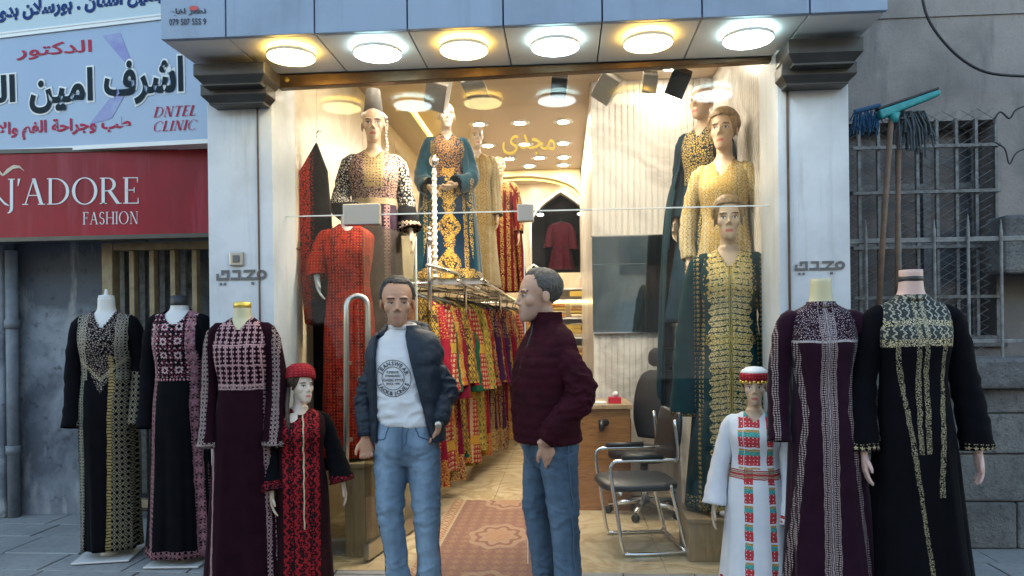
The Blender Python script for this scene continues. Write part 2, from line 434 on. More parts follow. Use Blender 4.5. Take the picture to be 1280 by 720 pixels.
M['asphalt'] = plain('asphalt', (.05, .05, .052), .85, 0, (.035, .035, .037), 30, bmp=.5, bsc=60)
M['rust_beige'] = plain('rust_beige', (.33, .26, .15), .55, 0, (.22, .16, .09), 12, bmp=.2)
M['pipe'] = plain('pipe', (.20, .22, .245), .6, 0, (.13, .145, .165), 9, bmp=.2)
M['iron'] = plain('iron', (.20, .205, .205), .6, .3, (.10, .095, .09), 25)
M['pale_iron'] = plain('pale_iron', (.25, .255, .25), .6, .2, (.15, .145, .14), 25)
M['wire'] = plain('wire', (.20, .20, .20), .6, .2)
M['dirty_glass'] = plain('dirty_glass', (.05, .058, .068), .22, 0, (.10, .11, .12), 5)
M['cable'] = plain('cable', (.012, .012, .013), .6)
M['led_warm'] = emit('led_warm', (1, .78, .33), 4.2); M['led_cool'] = emit('led_cool', (.84, .97, 1), 4.2)
M['halo_warm'] = emit('halo_warm', (1, .60, .10), 5.5); M['halo_cool'] = emit('halo_cool', (.60, .93, 1), 4.5)
M['spot_lens'] = emit('spot_lens', (1, .93, .80), 20)
M['down_lens'] = emit('down_lens', (1, .88, .70), 78)
M['cove_light'] = emit('cove_light', (1, .70, .10), 1.1)
M['lamp_rim'] = plain('lamp_rim', (.75, .75, .73), .4)
M['grey_metal'] = plain('grey_metal', (.36, .33, .28), .45, .2)

# ------------------------------------------------------------------ ground and street
YG, YP, YF = 4.5, 4.3, 3.82
ground = tag(MB().box(-60, 60, -60, 60, -.6, -.125).build('ground', M['asphalt']), kind='structure')
tag(MB().box(-40, 40, -11.9, 1.2, -.12, -.116).build('road', M['asphalt']), kind='structure')
pave = tag(MB().box(-14, 14, 1.25, 8, -.12, -.016).build('pavement', M['dark_gap']), kind='structure')
kerb = MB()
for i in range(-14, 14): kerb.box(i+.004, i+.996, 1.21, 1.40, -.118, .004)
kerb.build('kerb', M['paving'], pave, bevel=.012)
rr = random.Random(3); rest = MB()
y = 1.42; row = 0
while y < 5.75:
    dy = .40 if row % 2 else .33; x = -5.0 - rr.random()*.4
    while x < 5:
        w = rr.uniform(.34, .62)
        hgt = rr.uniform(-.004, .004)
        if y > 3.6 and x < -1.3: MB().box(x+.005, x+w-.005, y+.005, y+dy-.005, -.014, hgt).build('paving_stone', M['paving'], pave, bevel=.008)
        elif y < 4.4 or x > 1.7: rest.box(x+.005, x+w-.005, y+.005, y+dy-.005, -.014, hgt)
        x += w
    y += dy; row += 1
tag(rest.build('paving_stone', M['paving'], pave), kind='stuff')
# the street's other side, seen only in the glass
ob = thing('street_building', 'plain grey building across the street with dark shuttered openings', 'building')
MB().box(-16, 16, -13, -12, 0, 8).build('wall', M['stone_wall'], ob)
for i in range(-5, 6):
    MB().box(i*2.4-.7, i*2.4+.7, -12.0, -11.97, .0 if i % 2 else 1.0, 2.3).build('shutter', M['pipe'], ob)
    MB().box(i*2.4-.5, i*2.4+.5, -12.0, -11.97, 3.2, 4.7).build('window', M['dirty_glass'], ob)
anchor(ob, (0, -12.5, 0))

# ------------------------------------------------------------------ the shop front
shop = thing('shop', 'lit dress shop with white pillars, pale blue fascia and glass front', 'shop')
XL, XR = PX(345, YG), PX(973, YG)            # clear opening
ZS = 3.02                                    # soffit
# pillars
def kufi():
    # square-cut letters of the shop name, drawn from bars (x right, z up, in tenths)
    m = MB(); r = lambda a, b, c, d: m.join(rect2(a, b, -d, -c))
    m.join(ring2(285, -152, (21, 19), (9, 8))); r(200, 280, 161, 172); r(210, 260, 132, 143); m.join(bar2(224, -166, 252, -140, 13)); r(243, 255, 180, 191)
    r(158, 198, 161, 172); r(187, 198, 132, 166); r(164, 198, 132, 142)
    r(98, 152, 161, 172); r(98, 109, 146, 166); r(141, 152, 132, 166); r(118, 152, 132, 142); r(118, 129, 132, 152); r(112, 122, 181, 191); r(129, 139, 181, 191)
    return layered(m, .0006)
def pillar(u0, u1, capsets, word):
    x0, x1 = PX(u0, YP), PX(u1, YP)
    pl = MB().box(x0, x1, YP, 4.68, 0, ZS-.004).build('pillar', M['white_panel'], shop, bevel=.004)
    for (a0, a1, b0, b1, Y) in capsets:
        xa, xb = PX(a0, Y, b0), PX(a1, Y, b0); z0, z1 = PZ(b1, Y, (a0+a1)/2), min(PZ(b0, Y, (a0+a1)/2), ZS-.003)
        h = z1-z0; m = MB()
        d = [(0, h), (0, h*.42), (.035, h*.1), (.035, 0)]       # moulded foot of each block
        for k in range(3):
            pass
        vs = []; n = len(d)
        for (o, hz) in d:
            vs += [(xa+o, Y+o, z0+hz), (xb-o, Y+o, z0+hz), (xb-o, YP-.001, z0+hz), (xa+o, YP-.001, z0+hz)]
        fs = [(0, 3, 2, 1)[::-1], tuple((n-1)*4+k for k in (0, 3, 2, 1))]
        for i in range(n-1):
            for k in range(4): fs.append((i*4+k, (i+1)*4+k, (i+1)*4+(k+1) % 4, i*4+(k+1) % 4))
        m.add(vs, fs).build('capital', M['cap'], pl, bevel=.004)
    on_quad(kufi(), word, .006).build('lettering', M['letter_grey'], pl)
    return pl
LP = pillar(262, 343, [(241, 330, 78, 104, 4.06), (250, 333, 104, 128, 4.16)], quad(271, 338, 334, 357, YP))
RP = pillar(975, 1064, [(985, 1080, 47, 78, 4.06), (977, 1072, 78, 103, 4.16)], quad(993, 327, 1056, 344, YP))
q = quad(289, 316, 305, 332, YP-.001); c = (q[0]+q[2])/2
bx = MB().box(c.x-.042, c.x+.042, YP-.022, YP-.001, c.z-.042, c.z+.042).build('switch_box', M['steel'], LP, bevel=.006)
MB().box(c.x-.02, c.x+.02, YP-.03, YP-.023, c.z-.022, c.z+.022).build('bell_button', M['letter_grey'], bx, bevel=.004)
# white inner reveals beside the glass
for (xa, xb) in ((XL-.012, XL+.05), (XR-.012, XR+.0)):
    MB().box(xa, xb, YG-.19, YG-.02, 0, 2.925).build('reveal', M['white_panel'], shop, bevel=.003)
MB().box(XL-.02, XL-.013, YG-.21, YG-.03, 0, 2.93).build('edge_strip', M['bronze'], shop)
MB().box(XR+.001, XR+.012, YG-.21, YG-.03, 0, 2.93).build('edge_strip', M['bronze'], shop)
# fascia and soffit panels
seam_u = [200, 282, 393, 509, 629, 753, 878, 1013, 1111]
xs = [PX(u, YF, 35) for u in seam_u]
MB().box(xs[0]+.03, xs[-1]-.03, YF+.034, 4.44, ZS+.034, 4.4).build('backing', M['dark_gap'], shop)
for a, b in zip(xs[:-1], xs[1:]):
    MB().box(a+.004, b-.004, YF, YF+.03, ZS, 4.4).build('fascia_panel', M['fascia'], shop, bevel=.003)
    MB().box(a+.004, b-.004, YF+.034, 4.40, ZS, ZS+.03).build('soffit_panel', M['soffit'], shop, bevel=.003)
MB().box(xs[0]+.004, xs[0]+.028, YF+.034, 4.44, ZS+.034, 4.4).build('fascia_end', M['fascia'], shop)
MB().box(xs[-1]-.028, xs[-1]-.004, YF+.034, 4.44, ZS+.034, 4.4).build('fascia_end', M['fascia'], shop)
MB().box(XL-.3, XR+.3, 4.445, 4.545, ZS+.004, 4.4).build('front_wall', M['white_panel'], shop)
MB().box(xs[0]+.004, XL-.02, 4.404, 4.68, ZS+.002, ZS+.03).build('soffit_panel', M['soffit'], shop)
MB().box(XR+.02, xs[-1]-.004, 4.404, 4.68, ZS+.002, ZS+.03).build('soffit_panel', M['soffit'], shop)
fp = [o for o in shop.children if o.name.startswith('fascia_panel')][0]
M['ink'] = plain('ink', (.02, .025, .04), .5); M['ink_red'] = plain('ink_red', (.55, .07, .06), .5)
on_quad(textmb('نصر لفاع', .03, True), quad(212, 11, 258, 21, YF), .004).build('lettering', M['ink'], fp)
on_quad(textmb('079 507 555 9', .02), quad(212, 24, 258, 32, YF), .004).build('lettering', M['ink'], fp)
on_quad(ring2(0, 0, (1, .6), (.02, .02)), quad(237, 8, 249, 14, YF), .0075).build('logo_mark', M['ink_red'], fp)
# header bar, a little deeper on the left
MB().prism([(XL-.02, 2.935), (XR+.02, 2.995), (XR+.02, ZS-.004), (XL-.02, ZS-.004)], 4.405, YG-.03).build('header_bar', M['bronze'], shop, bevel=.004)
q = P(359, 100, 4.4); MB().lathe([(.0, 0), (.016, .0), (.014, .014), (.0, .018)], 14, (q.x, 4.404, q.z), 'Y').build('bolt', M['gold'], shop, smooth=True)
# panes
ZT = 2.166; XD0, XD1 = PX(452, YG), PX(657, YG)
tr = MB().box(XL+.052, XR-.002, YG, YG+.010, ZT+.004, 3.01).build('transom_pane', M['glass'], shop)
lp = MB().box(XL+.052, XD0-.01, YG, YG+.010, .02, ZT-.004).build('glass_pane', M['glass'], shop)
rp = MB().box(XD1, XR-.002, YG, YG+.010, .02, ZT-.004).build('glass_pane', M['glass'], shop)
MB().box(XL+.052, XR-.002, YG-.001, YG+.011, ZT-.0035, ZT+.0035).build('pane_seam', M['seam'], shop)
MB().box(XD1-.006, XD1-.0005, YG-.001, YG+.011, .02, ZT-.004).build('pane_edge', M['seam'], rp)
on_quad(textmb('مجدي', .005, True), quad(628, 166, 694, 200, YG, sl=.06), .003).build('lettering', M['gold'], tr)
for (u0, u1, v0, v1) in ((430, 475, 256, 281), (647, 667, 256, 277)):
    a, b = P(u0, v0, YG), P(u1, v1, YG)
    MB().box(a.x, b.x, YG-.03, YG+.04, b.z, a.z).build('patch_clamp', M['steel'], shop, bevel=.004)
# glass door leaf swung inward
hx, hy, ex, ey = XD0+.005, YG+.03, PX(521, 5.38), 5.38
an = math.atan2(ey-hy, ex-hx); L = math.hypot(ex-hx, ey-hy); DM = Matrix.Translation((hx, hy, 0)) @ Matrix.Rotation(an, 4, 'Z')
door = MB().box(0, L, -.006, .006, .12, ZT-.03, DM).build('glass_door', M['door_glass'], shop)
MB().box(0, L, -.018, .018, .02, .118, DM).build('door_rail', M['steel'], door, bevel=.003)
MB().box(L-.004, L+.002, -.007, .007, .12, ZT-.03, DM).build('door_edge', M['seam'], door)
pts = [P(433, 583, 4.42), P(433, 390, 4.42)]
top = P(433, 382, 4.42); rad = (P(457, 382, 4.42).x-top.x)/2
arch = [Vector((top.x+rad-rad*cos(w), 4.42+.05*sin(w/2), top.z+rad*sin(w))) for w in [pi*k/10 for k in range(11)]]
MB().tube([pts[0]] + [pts[0]*(1-t)+arch[0]*t for t in (.3, .6, .9)] + arch + [Vector((arch[-1].x, arch[-1].y, 1.45-.02)), Vector((arch[-1].x, arch[-1].y, .68))], .017, 12).build('door_handle', M['steel'], lp, smooth=True)
for z_ in (1.25, .78): MB().box(top.x-.008, top.x+.008, 4.42, YG-.001, z_-.01, z_+.01).build('handle_fixing', M['steel'], lp)

# ------------------------------------------------------------------ inside of the shop
ZC, YB, YR = 3.6, 11.0, 6.5
floor = tag(MB().box(XL-.3, 2.2, 4.69, YB+.3, -.1, -.012).build('shop_floor', M['dark_gap']), kind='structure')
tw = .6; k = 0
for i in range(6):
    for j in range(11):
        x0, y0 = XL-.02+i*tw, 4.40+j*tw
        if x0 > XR+.3: continue
        MB().box(x0+.0015, x0+tw-.0015, y0+.0015, y0+tw-.0015, -.010, .002).build('floor_tile', M['floor_tile'], floor, bevel=.0015)
MB().box(XL-.14, XL-.02, 4.69, YB, 0, ZC).build('side_wall', M['wall_cream'], shop)
y = 4.69; wz = 1
while y < YB:
    d = .62 if wz else 1.25; wz = 0
    d = min(d, YB-y)
    for (z0, z1) in ((0, 2.0), (2.006, ZC)): MB().box(XL-.019, XL+.004, y+.003, y+d-.003, z0+.002, z1).build('wall_panel', M['wall_cream'], shop, bevel=.004)
    y += d
XW = XR+.04
MB().box(XW, XW+.12, 4.69, YR+.1, 0, ZC).build('side_wall', M['wall_marble'], shop)
XQ = PX(742, YR)
y = 4.69
MB().box(XQ, XW-.001, YR, YR+.1, 0, ZC).build('partition', M['rib'], shop)
rb = MB(); n = int((XW-XQ)/.052)
for i in range(n):
    x0 = XQ+.003+i*.052
    rb.box(x0+.004, x0+.044, YR-.009, YR-.0005, .0, ZC-.002)
tag(rb.build('rib', M['rib'], shop, bevel=.008), kind='stuff')
rb2 = MB()
for i in range(34):
    y0 = 4.72+i*.052
    if y0 < YR-.06: rb2.box(XW-.007, XW-.0005, y0+.004, y0+.044, 0, ZC-.002)
tag(rb2.build('rib', M['wall_marble'], shop, bevel=.006), kind='stuff')
MB().box(XQ+.001, XQ+.1, YR+.101, YB, 0, ZC).build('side_wall', M['wall_marble'], shop)
MB().box(XL-.14, XW+.12, 4.55, YB+.2, ZC, ZC+.1).build('ceiling', M['ceiling'], shop)
for xa_, xb_ in ((XL-.14, XL-.02), (XW, XW+.12)): MB().box(xa_, xb_, 4.55, 4.685, ZS+.04, ZC-.001).build('side_wall', M['wall_marble'], shop)
# back wall with a pointed niche
nx0, nx1 = PX(664, YB), PX(741, YB); nz0, nzs, nza = PZ(342, YB), PZ(285, YB), PZ(240, YB)
nc = (nx0+nx1)/2; hw = (nx1-nx0)/2
def ogee(side):
    out = []
    for k in range(11):
        t = k/10; out.append((nc + side*hw*(cos(t*pi/2)**.85 if t < 1 else 0), nzs + (nza-nzs)*(.72*sin(t*pi/2)+.28*t**4)))
    return out
lft, rgt = ogee(-1), ogee(1)
MB().prism([(XL-.02, 0), (nx0, 0), (nx0, nzs)] + lft[1:] + [(nc, ZC), (XL-.02, ZC)], YB, YB+.3).build('back_wall', M['wall_cream'], shop)
MB().prism([(nx1, 0), (XQ, 0), (XQ, ZC), (nc+.0005, ZC)] + rgt[::-1][:-1] + [(nx1, nzs)], YB, YB+.3).build('back_wall', M['wall_cream'], shop)
MB().box(nx0+.001, nx1-.001, YB+.001, YB+.3, 0, nz0).build('back_wall', M['wall_cream'], shop)
MB().box(nx0-.05, nx1+.05, YB+.301, YB+.34, nz0-.1, nza+.1).build('niche_back', M['velvet'], shop)
tr_ = MB().tube([(nx0, YB-.01, nz0)] + [(x, YB-.01, z) for x, z in lft] + [(x, YB-.01, z) for x, z in rgt[::-1][1:]] + [(nx1, YB-.01, nz0)], .025, 8)
tr_.build('niche_frame', M['lamp_rim'], shop, smooth=True)
# vaulted cove: bulkhead with a lit arch, plus the lit strip along the left ceiling edge
bx0, bx1 = XL+.4, XQ-.02; cxm = (bx0+bx1)/2; arcp = []
for k in range(15):
    w = pi*k/14; arcp.append((cxm-(bx1-bx0)/2*cos(w), 3.22+.30*sin(w)))
M['cove'] = plain('cove', (.62, .50, .25), .6)
MB().prism([(bx0, ZC-.003)] + arcp + [(bx1, ZC-.003)], 10.0, 10.2).build('cove_arch', M['cove'], shop)
MB().tube([(x, 10.3, z+.02) for x, z in arcp], .02, 6).build('cove_strip', M['cove_light'], shop)
MB().box(XL+.30, XL+.42, 6.6, 9.98, ZC-.17, ZC-.15).build('cove_ledge', M['cove'], shop)
MB().box(XL+.425, XL+.44, 6.6, 9.98, ZC-.16, ZC-.11).build('cove_strip', M['cove_light'], shop)
MB().box(XQ-.5, XQ-.02, YB-.42, YB-.40, 1.4, 1.5).build('shelf_sign', M['gold'], shop)
anchor(shop, (0, YG, 0))

# ------------------------------------------------------------------ lamps
ordn = ['leftmost', 'second from left', 'third from left', 'third from right', 'second from right', 'rightmost']
for i, u in enumerate((364, 472, 580, 694, 810, 935)):
    v = (70, 63, 60, 56, 50, 46)[i]; q = P(u, v, 4.03); warm = i % 2 == 0
    r = thing('ceiling_lamp', f"round {'warm yellow' if warm else 'cool white'} lamp glowing under the shop canopy, {ordn[i]} of six", 'lamp', (q.x, 4.03, ZS), 0, 'round lamps under the canopy')
    MB().lathe([(.03, 0), (.09, -.001), (.09, -.022), (.03, -.022)], 32).build('base', M['lamp_rim'], r)
    MB().lathe([(.091, -.006), (.122, -.018), (.122, -.023), (.091, -.023)], 40).build('halo_ring', M['halo_warm' if warm else 'halo_cool'], r, smooth=True)
    MB().lathe([(.02, -.0235), (.133, -.0235), (.136, -.03), (.136, -.044), (.128, -.044)], 40).build('rim', M['lamp_rim'], r)
    MB().lathe([(.02, -.0442), (.1265, -.0442), (.127, -.048), (.10, -.054), (.03, -.056)], 40).build('diffuser', M['led_warm' if warm else 'led_cool'], r, smooth=True)
rows = [(5.05, (-1.25, -.5, .3)), (5.6, (-.86, -.2, .45)), (6.2, (-.86, .9)), (7.7, (-.86, -.43, .02)), (8.6, (-.86, -.43, .02)), (9.3, (-.66, -.28, .02)), (9.75, (-.86, -.43, .02)), (10.6, (-.4, .05))]  # first two rows are unseen, added to brighten the front of the room
ordn2 = ['first', 'second', 'third', 'fourth']
rn = ['window', 'unseen nearest', 'second', 'third', 'fourth', 'fifth', 'sixth', 'farthest']
for ri, (y, xx) in enumerate(rows):
    for ci, x in enumerate(xx):
        r = thing('downlight', f"small lit ceiling downlight, {ordn2[ci]} from the left in the {rn[ri]} row", 'downlight', (x, y, ZC), 0, 'downlights in the shop ceiling')
        MB().lathe([(.082, 0), (.105, -.001), (.105, -.008), (.082, -.012)], 20).build('trim', M['lamp_rim'], r, smooth=True)
        MB().lathe([(.01, -.006), (.081, -.006), (.078, -.011), (.01, -.014)], 16).build('lens', M['down_lens'], r)
trk = tag(MB().box(XL+.3, XR-.2, 4.98, 5.02, 3.26, 3.29).build('light_track', M['black']), 'thin black track rail carrying the spotlights inside the window', 'track')
rods = MB()
for x in (XL+.6, -.1, XR-.4): MB().tube([(x, 5, 3.29), (x, 5, ZC)], .006, 6).build('rod', M['black'], trk)
spots = [(547, 118, 30, 18, 'grey'), (594, 112, 30, -22, 'grey'), (699, 108, 22, 8, 'black'), (759, 109, 28, 35, 'grey'), (812, 103, 20, 5, 'grey'), (848, 103, 26, 22, 'black')]
for i, (u, v, s, tilt, c) in enumerate(spots):
    q = P(u, v, 5.0); k = s/185.0
    r = thing('spotlight', f"{c} box spotlight tilted on the window track, {ordn[i]} of six", 'spotlight', (q.x, 5.0, 3.26), 0, 'spotlights on the window track')
    dz = q.z-3.26
    MB().tube([(0, 0, 0), (0, 0, dz+k*.5)], .012, 8).build('stem', M['black'], r)
    mt = Matrix.Translation((0, 0, dz)) @ Matrix.Rotation(R(tilt), 4, 'Y') @ Matrix.Rotation(R(35), 4, 'X')
    mm = M['black'] if c == 'black' else M['grey_metal']
    MB().box(-k*.45, k*.45, -k*.4, k*.4, -k*.6, k*.6, mt).build('lamp_head', mm, r, bevel=.006)
    MB().box(-k*.38, k*.38, -k*.33, k*.33, -k*.61, -k*.602, mt).build('lens', M['spot_lens'], r)
    ld = bpy.data.lights.new('spot_bulb', 'SPOT'); ld.energy = 34 if q.x < .1 else 7; ld.spot_size = R(95); ld.spot_blend = .7; ld.shadow_soft_size = .05; ld.color = (1, .86, .66)
    lo = bpy.data.objects.new('spot_bulb', ld); COL.objects.link(lo); lo.parent = r; lo.location = mt @ Vector((0, 0, -k*.66))
    tx = -1.3 if q.x < .1 else .95
    tgt = Vector((tx, 5.5, 1.7)) - Vector((q.x, 5.0, q.z)); lo.rotation_euler = tgt.to_track_quat('-Z', 'Y').to_euler()

# ------------------------------------------------------------------ left neighbour
nb = thing('neighbour_building', 'weathered grey blue plastered wall left of the shop', 'building')
XN = XL-.3
gx0, gx1 = PX(137, 5.7), PX(262, 5.7)
MB().box(-7, gx0, 5.7, 6.0, 0, 6.5).build('wall', M['old_plaster'], nb)
MB().box(gx0+.001, XL-.145, 5.7, 6.0, 2.15, 6.5).build('wall', M['old_plaster'], nb)
MB().box(gx0+.001, XL-.145, 6.02, 6.06, 0, 2.4).build('entrance_back', M['old_plaster'], nb)
MB().box(PX(0, 5.6)-.3, PX(9, 5.6), 5.55, 5.695, 0, 2.3).build('pier', M['old_plaster'], nb, bevel=.02)
anchor(nb, (-3, 5.85, 0))
pp = thing('drain_pipe', 'grey drain pipe running down the plaster wall at far left', 'pipe')
px_ = PX(15, 5.6); MB().tube([(px_, 5.6, 0), (px_, 5.6, 2.12)], .045, 14).build('pipe', M['pipe'], pp, smooth=True)
for z_ in (1.5, .5): MB().tube([(px_, 5.6, z_), (px_, 5.6, z_+.07)], .055, 14).build('collar', M['pipe'], pp, smooth=True)
anchor(pp, (px_, 5.6, 0))
gt_ = thing('barred_gate', 'beige painted metal gate with vertical bars beneath the red sign', 'gate')
gz = PZ(303, 5.55, 200)
MB().box(PX(133, 5.55), PX(146, 5.55), 5.5, 5.6, 0, gz).build('gate_post', M['rust_beige'], gt_, bevel=.004)
MB().box(PX(146, 5.55)+.001, PX(264, 5.55), 5.51, 5.59, gz-.06, gz).build('top_rail', M['rust_beige'], gt_, bevel=.004)
MB().box(PX(146, 5.55)+.001, PX(264, 5.55), 5.51, 5.59, .1, .16).build('bottom_rail', M['rust_beige'], gt_, bevel=.004)
for i, u in enumerate((168, 193, 219, 246)):
    MB().box(PX(u, 5.55)-.02, PX(u, 5.55)+.02, 5.52, 5.58, .165, gz-.065).build('bar', M['rust_beige'], gt_, bevel=.003)
for i, u in enumerate((156, 181, 206, 232)):
    MB().box(PX(u, 5.75)-.022, PX(u, 5.75)+.022, 5.72, 5.76, .165, gz+.1).build('inner_bar', M['iron'], gt_, bevel=.003)
anchor(gt_, (PX(200, 5.55), 5.55, 0))
# the red sign
def board(name, label, q, th, mat, rim=None, cat='sign'):
    r = thing(name, label, cat); n = (q[1]-q[0]).cross(q[3]-q[0]).normalized()
    if n.y > 0: n = -n
    m = MB().add(q + [p - n*th for p in q], [(0, 3, 2, 1), (4, 5, 6, 7), (0, 1, 5, 4), (1, 2, 6, 5), (2, 3, 7, 6), (3, 0, 4, 7)])
    m.build('panel', mat, r)
    if rim:
        t, mt = rim; up = (q[0]-q[3]).normalized(); 
        for a, b, s in ((q[0], q[1], 1), (q[3], q[2], -1)):
            e = MB().add([a+n*.012, b+n*.012, b+n*.012+up*s*t, a+n*.012+up*s*t] + [p-n*(th+.01) for p in (a, b, b+up*s*t, a+up*s*t)],
                 [(0, 3, 2, 1), (4, 5, 6, 7), (0, 1, 5, 4), (1, 2, 6, 5), (2, 3, 7, 6), (3, 0, 4, 7)])
            e.build('frame', mt, r)
    return r
m, p = begin('red_sign'); x, y, z = xyz(); a = noi(1.4, 4, .5, vec(x*1.5, y, z*1.2)); b = noi(4, 6, .6, vec(x*3.0, y, z*.3))
col = mixc((.34, .008, .024), (.22, .007, .018), ramp(a, .35, .65)); col = mixc(col, (.34, .06, .085), ramp(b, .5, .75) * .6)
put(p.inputs['Base Color'], col); p.inputs['Roughness'].default_value = .4; p.inputs['Specular IOR Level'].default_value = .25; M['red_sign'] = m
M['sign_white'] = plain('sign_white', (.66, .68, .68), .4)
q = [P(-150, 196, 5.2), P(275, 186, 5.2), P(275, 291, 5.2), P(-150, 301, 5.2)]
rs = board('fashion_sign', 'red sign board with white serif lettering above the barred gate', q, .09, M['red_sign'], (.03, M['cap']))
on_quad(serif("J'ADORE", .12, .035, .09), quad(10, 223, 174, 267, 5.2, sl=-.012), .004).build('lettering', M['sign_white'], rs)
on_quad(serif("FASHION", .11, .04, .1), quad(104, 265, 173, 281, 5.2, sl=-.012), .004).build('lettering', M['sign_white'], rs)
M['logo_gold'] = plain('logo_gold', (.55, .45, .33), .4)
def band2(pts, w):
    m = MB(); vs = []
    for (x, z), ww in zip(pts, w): vs += [(x, 0, z+ww), (x, 0, z-ww)]
    return m.add(vs, [(2*k, 2*k+1, 2*k+3, 2*k+2) for k in range(len(pts)-1)])
bird = band2([(-28, 12), (-14, 10), (-2, 6), (4, 1), (9, 5), (17, 10), (25, 10), (31, 5)], [.4, 1.6, 2.4, 1.2, 2.6, 2.2, 1.2, .2])
on_quad(bird, quad(-28, 207, 31, 221, 5.2), .004).build('bird_logo', M['logo_gold'], rs)
on_quad(band2([(0, 12), (4, 6), (9, 2), (14, 0)], [.6, 1.2, 1, .2]), quad(-4, 238, 12, 258, 5.2), .004).build('bird_logo', M['sign_white'], rs)
anchor(rs, (-3.5, 5.25, 2.1))
# the clinic sign: a light box turned a little to the street, and a strip above it
m, p = begin('clinic_face'); x, y, z = xyz()
put(p.inputs['Base Color'], mixc((.30, .39, .53), (.25, .34, .49), ramp(noi(1.2, 3), .35, .65))); p.inputs['Roughness'].default_value = .35; M['clinic_face'] = m
M['strip_face'] = plain('strip_face', (.40, .50, .55), .35); M['tooth_violet'] = plain('tooth_violet', (.17, .17, .45), .4, 0, (.25, .30, .50), 6)
M['deep_ink'] = plain('deep_ink', (.010, .022, .032), .6, spec=.1); M['pink_ink'] = plain('pink_ink', (.42, .035, .07), .6, spec=.1); M['blue_ink'] = plain('blue_ink', (.015, .04, .16), .6, spec=.1)
CN = Vector((.0, 0, 0)); _a, _b = P(-160, 100, 5.5), P(262, 100, 5.02); CN = (_b-_a).cross(Vector((0, 0, 1))).normalized()
def Pc(u, v):
    o = Vector((0, 0, EYE)); d = P(u, v, 1.0)-o; return o+d*((_a-o).dot(CN)/d.dot(CN))
def qc(u0, v0, u1, v1, s0, s1=None):
    s1 = s0 if s1 is None else s1
    return [Pc(u0, v0), Pc(u1, v0+(u1-u0)*s0), Pc(u1, v1+(u1-u0)*s1), Pc(u0, v1)]
cs = board('clinic_sign', 'pale blue clinic sign with bold dark lettering above the red sign', [Pc(-160, 67), Pc(262, 18), Pc(262, 174), Pc(-160, 196)], .12, M['clinic_face'], (.03, M['lamp_rim']))
st = board('clinic_sign', 'narrow white strip sign with blue lettering above the clinic sign', [Pc(-160, 0), Pc(262, -50), Pc(262, 11), Pc(-160, 60)], .12, M['strip_face'], (.02, M['lamp_rim']))
def word(par, s, q, mat, bold=.05, outline=None, off=.004):
    t = textmb(s, bold, True); bb = bbox(t)
    if outline: on_quad(textmb(s, bold+outline[0], True), q, off, bb=bb).build('lettering_outline', outline[1], par)
    on_quad(t, q, off+.004 if outline else off).build('lettering', mat, par)
vt = [Pc(128, 45), Pc(150, 41), Pc(165, 78), Pc(158, 80)]
MB().add([p+Vector((0, -.003, 0)) for p in vt], [(0, 1, 2, 3)]).build('emblem', M['tooth_violet'], cs)
MB().add([p+Vector((0, -.003, 0)) for p in (Pc(146, 112), Pc(160, 112), Pc(140, 148), Pc(112, 156))], [(0, 1, 2, 3)]).build('emblem', M['tooth_violet'], cs)
word(cs, 'الدكتور', qc(21, 56, 115, 76, -.07), M['pink_ink'], .015)
word(cs, 'اشرف', qc(131, 78, 230, 133, -.085, -.05), M['deep_ink'], .032, (.045, M['sign_white']))
word(cs, 'امين', qc(38, 91, 117, 143, -.09, -.06), M['deep_ink'], .032, (.045, M['sign_white']))
word(cs, 'الشـ', qc(-70, 100, 20, 145, -.08), M['deep_ink'], .032, (.045, M['sign_white']))
word(cs, 'طب وجراحة الفم والاسنان', qc(-42, 155, 164, 179, -.055, -.055), M['pink_ink'], .03)
on_quad(serif('DNTEL', .17, .06, .14), qc(194, 134, 246, 147, -.05), .005, .07).build('lettering', M['pink_ink'], cs)
on_quad(serif('CLINIC', .17, .06, .14), qc(193, 152, 246, 165, -.05), .005, .07).build('lettering', M['pink_ink'], cs)
word(st, 'تجميل اسنان . بورسلان بدون معدن', qc(-60, 12, 215, 36, -.115, -.115), M['blue_ink'], .045)
for r in (cs, st): anchor(r, (-3.2, 5.3, 2.8))

# ------------------------------------------------------------------ right neighbour
YW = 6.0
wx0, wx1, wz0, wz1 = PX(1060, YW), PX(1244, YW, 250), PZ(420, YW, 1150), PZ(152, YW, 1150)
sb = thing('stone_building', 'grey stained stone building with barred window right of the shop', 'building')
MB().box(XW+.13, wx0, YW, YW+.4, 0, 7).build('wall', M['stone_wall'], sb)
MB().box(wx1, 8, YW, YW+.4, 0, 7).build('wall', M['stone_wall'], sb)
MB().box(wx0+.001, wx1-.001, YW, YW+.4, wz1, 7).build('wall', M['stone_wall'], sb)
MB().box(wx0+.001, wx1-.001, YW, YW+.4, 0, wz0).build('wall', M['stone_wall'], sb)
MB().box(XW+.13, 8, YW-.012, YW-.001, PZ(22, YW, 1150), PZ(19, YW, 1150)).build('string_course', M['stone_wall'], sb)
MB().box(-7, 8, 6.41, 6.5, 4.45, 7).build('upper_wall', M['stone_wall'], sb)
win = MB().box(wx0+.002, wx1-.002, YW+.25, YW+.27, wz0+.002, wz1-.002).build('window', M['dirty_glass'], sb)
xm = wx0+(wx1-wx0)*.63
for x in (wx0+.03, xm, wx1-.04): MB().box(x-.03, x+.03, YW+.2, YW+.249, wz0+.004, wz1-.004).build('window_frame', M['iron'], win)
for v in (228, 300): MB().box(wx0+.002, wx1-.002, YW+.19, YW+.198, PZ(v, YW, 1150)-.025, PZ(v, YW, 1150)+.025).build('window_frame', M['iron'], win)
MB().box(wx0+.01, wx1+.06, YW-.05, YW-.001, wz0-.09, wz0-.001).build('sill', M['rough_block'], sb, bevel=.01)
for i in range(8):
    x = wx0+.08+(wx1-wx0-.1)*i/7.0; MB().box(x-.011, x+.011, YW-.06, YW-.03, wz0, wz1).build('window_bar', M['iron'], win)
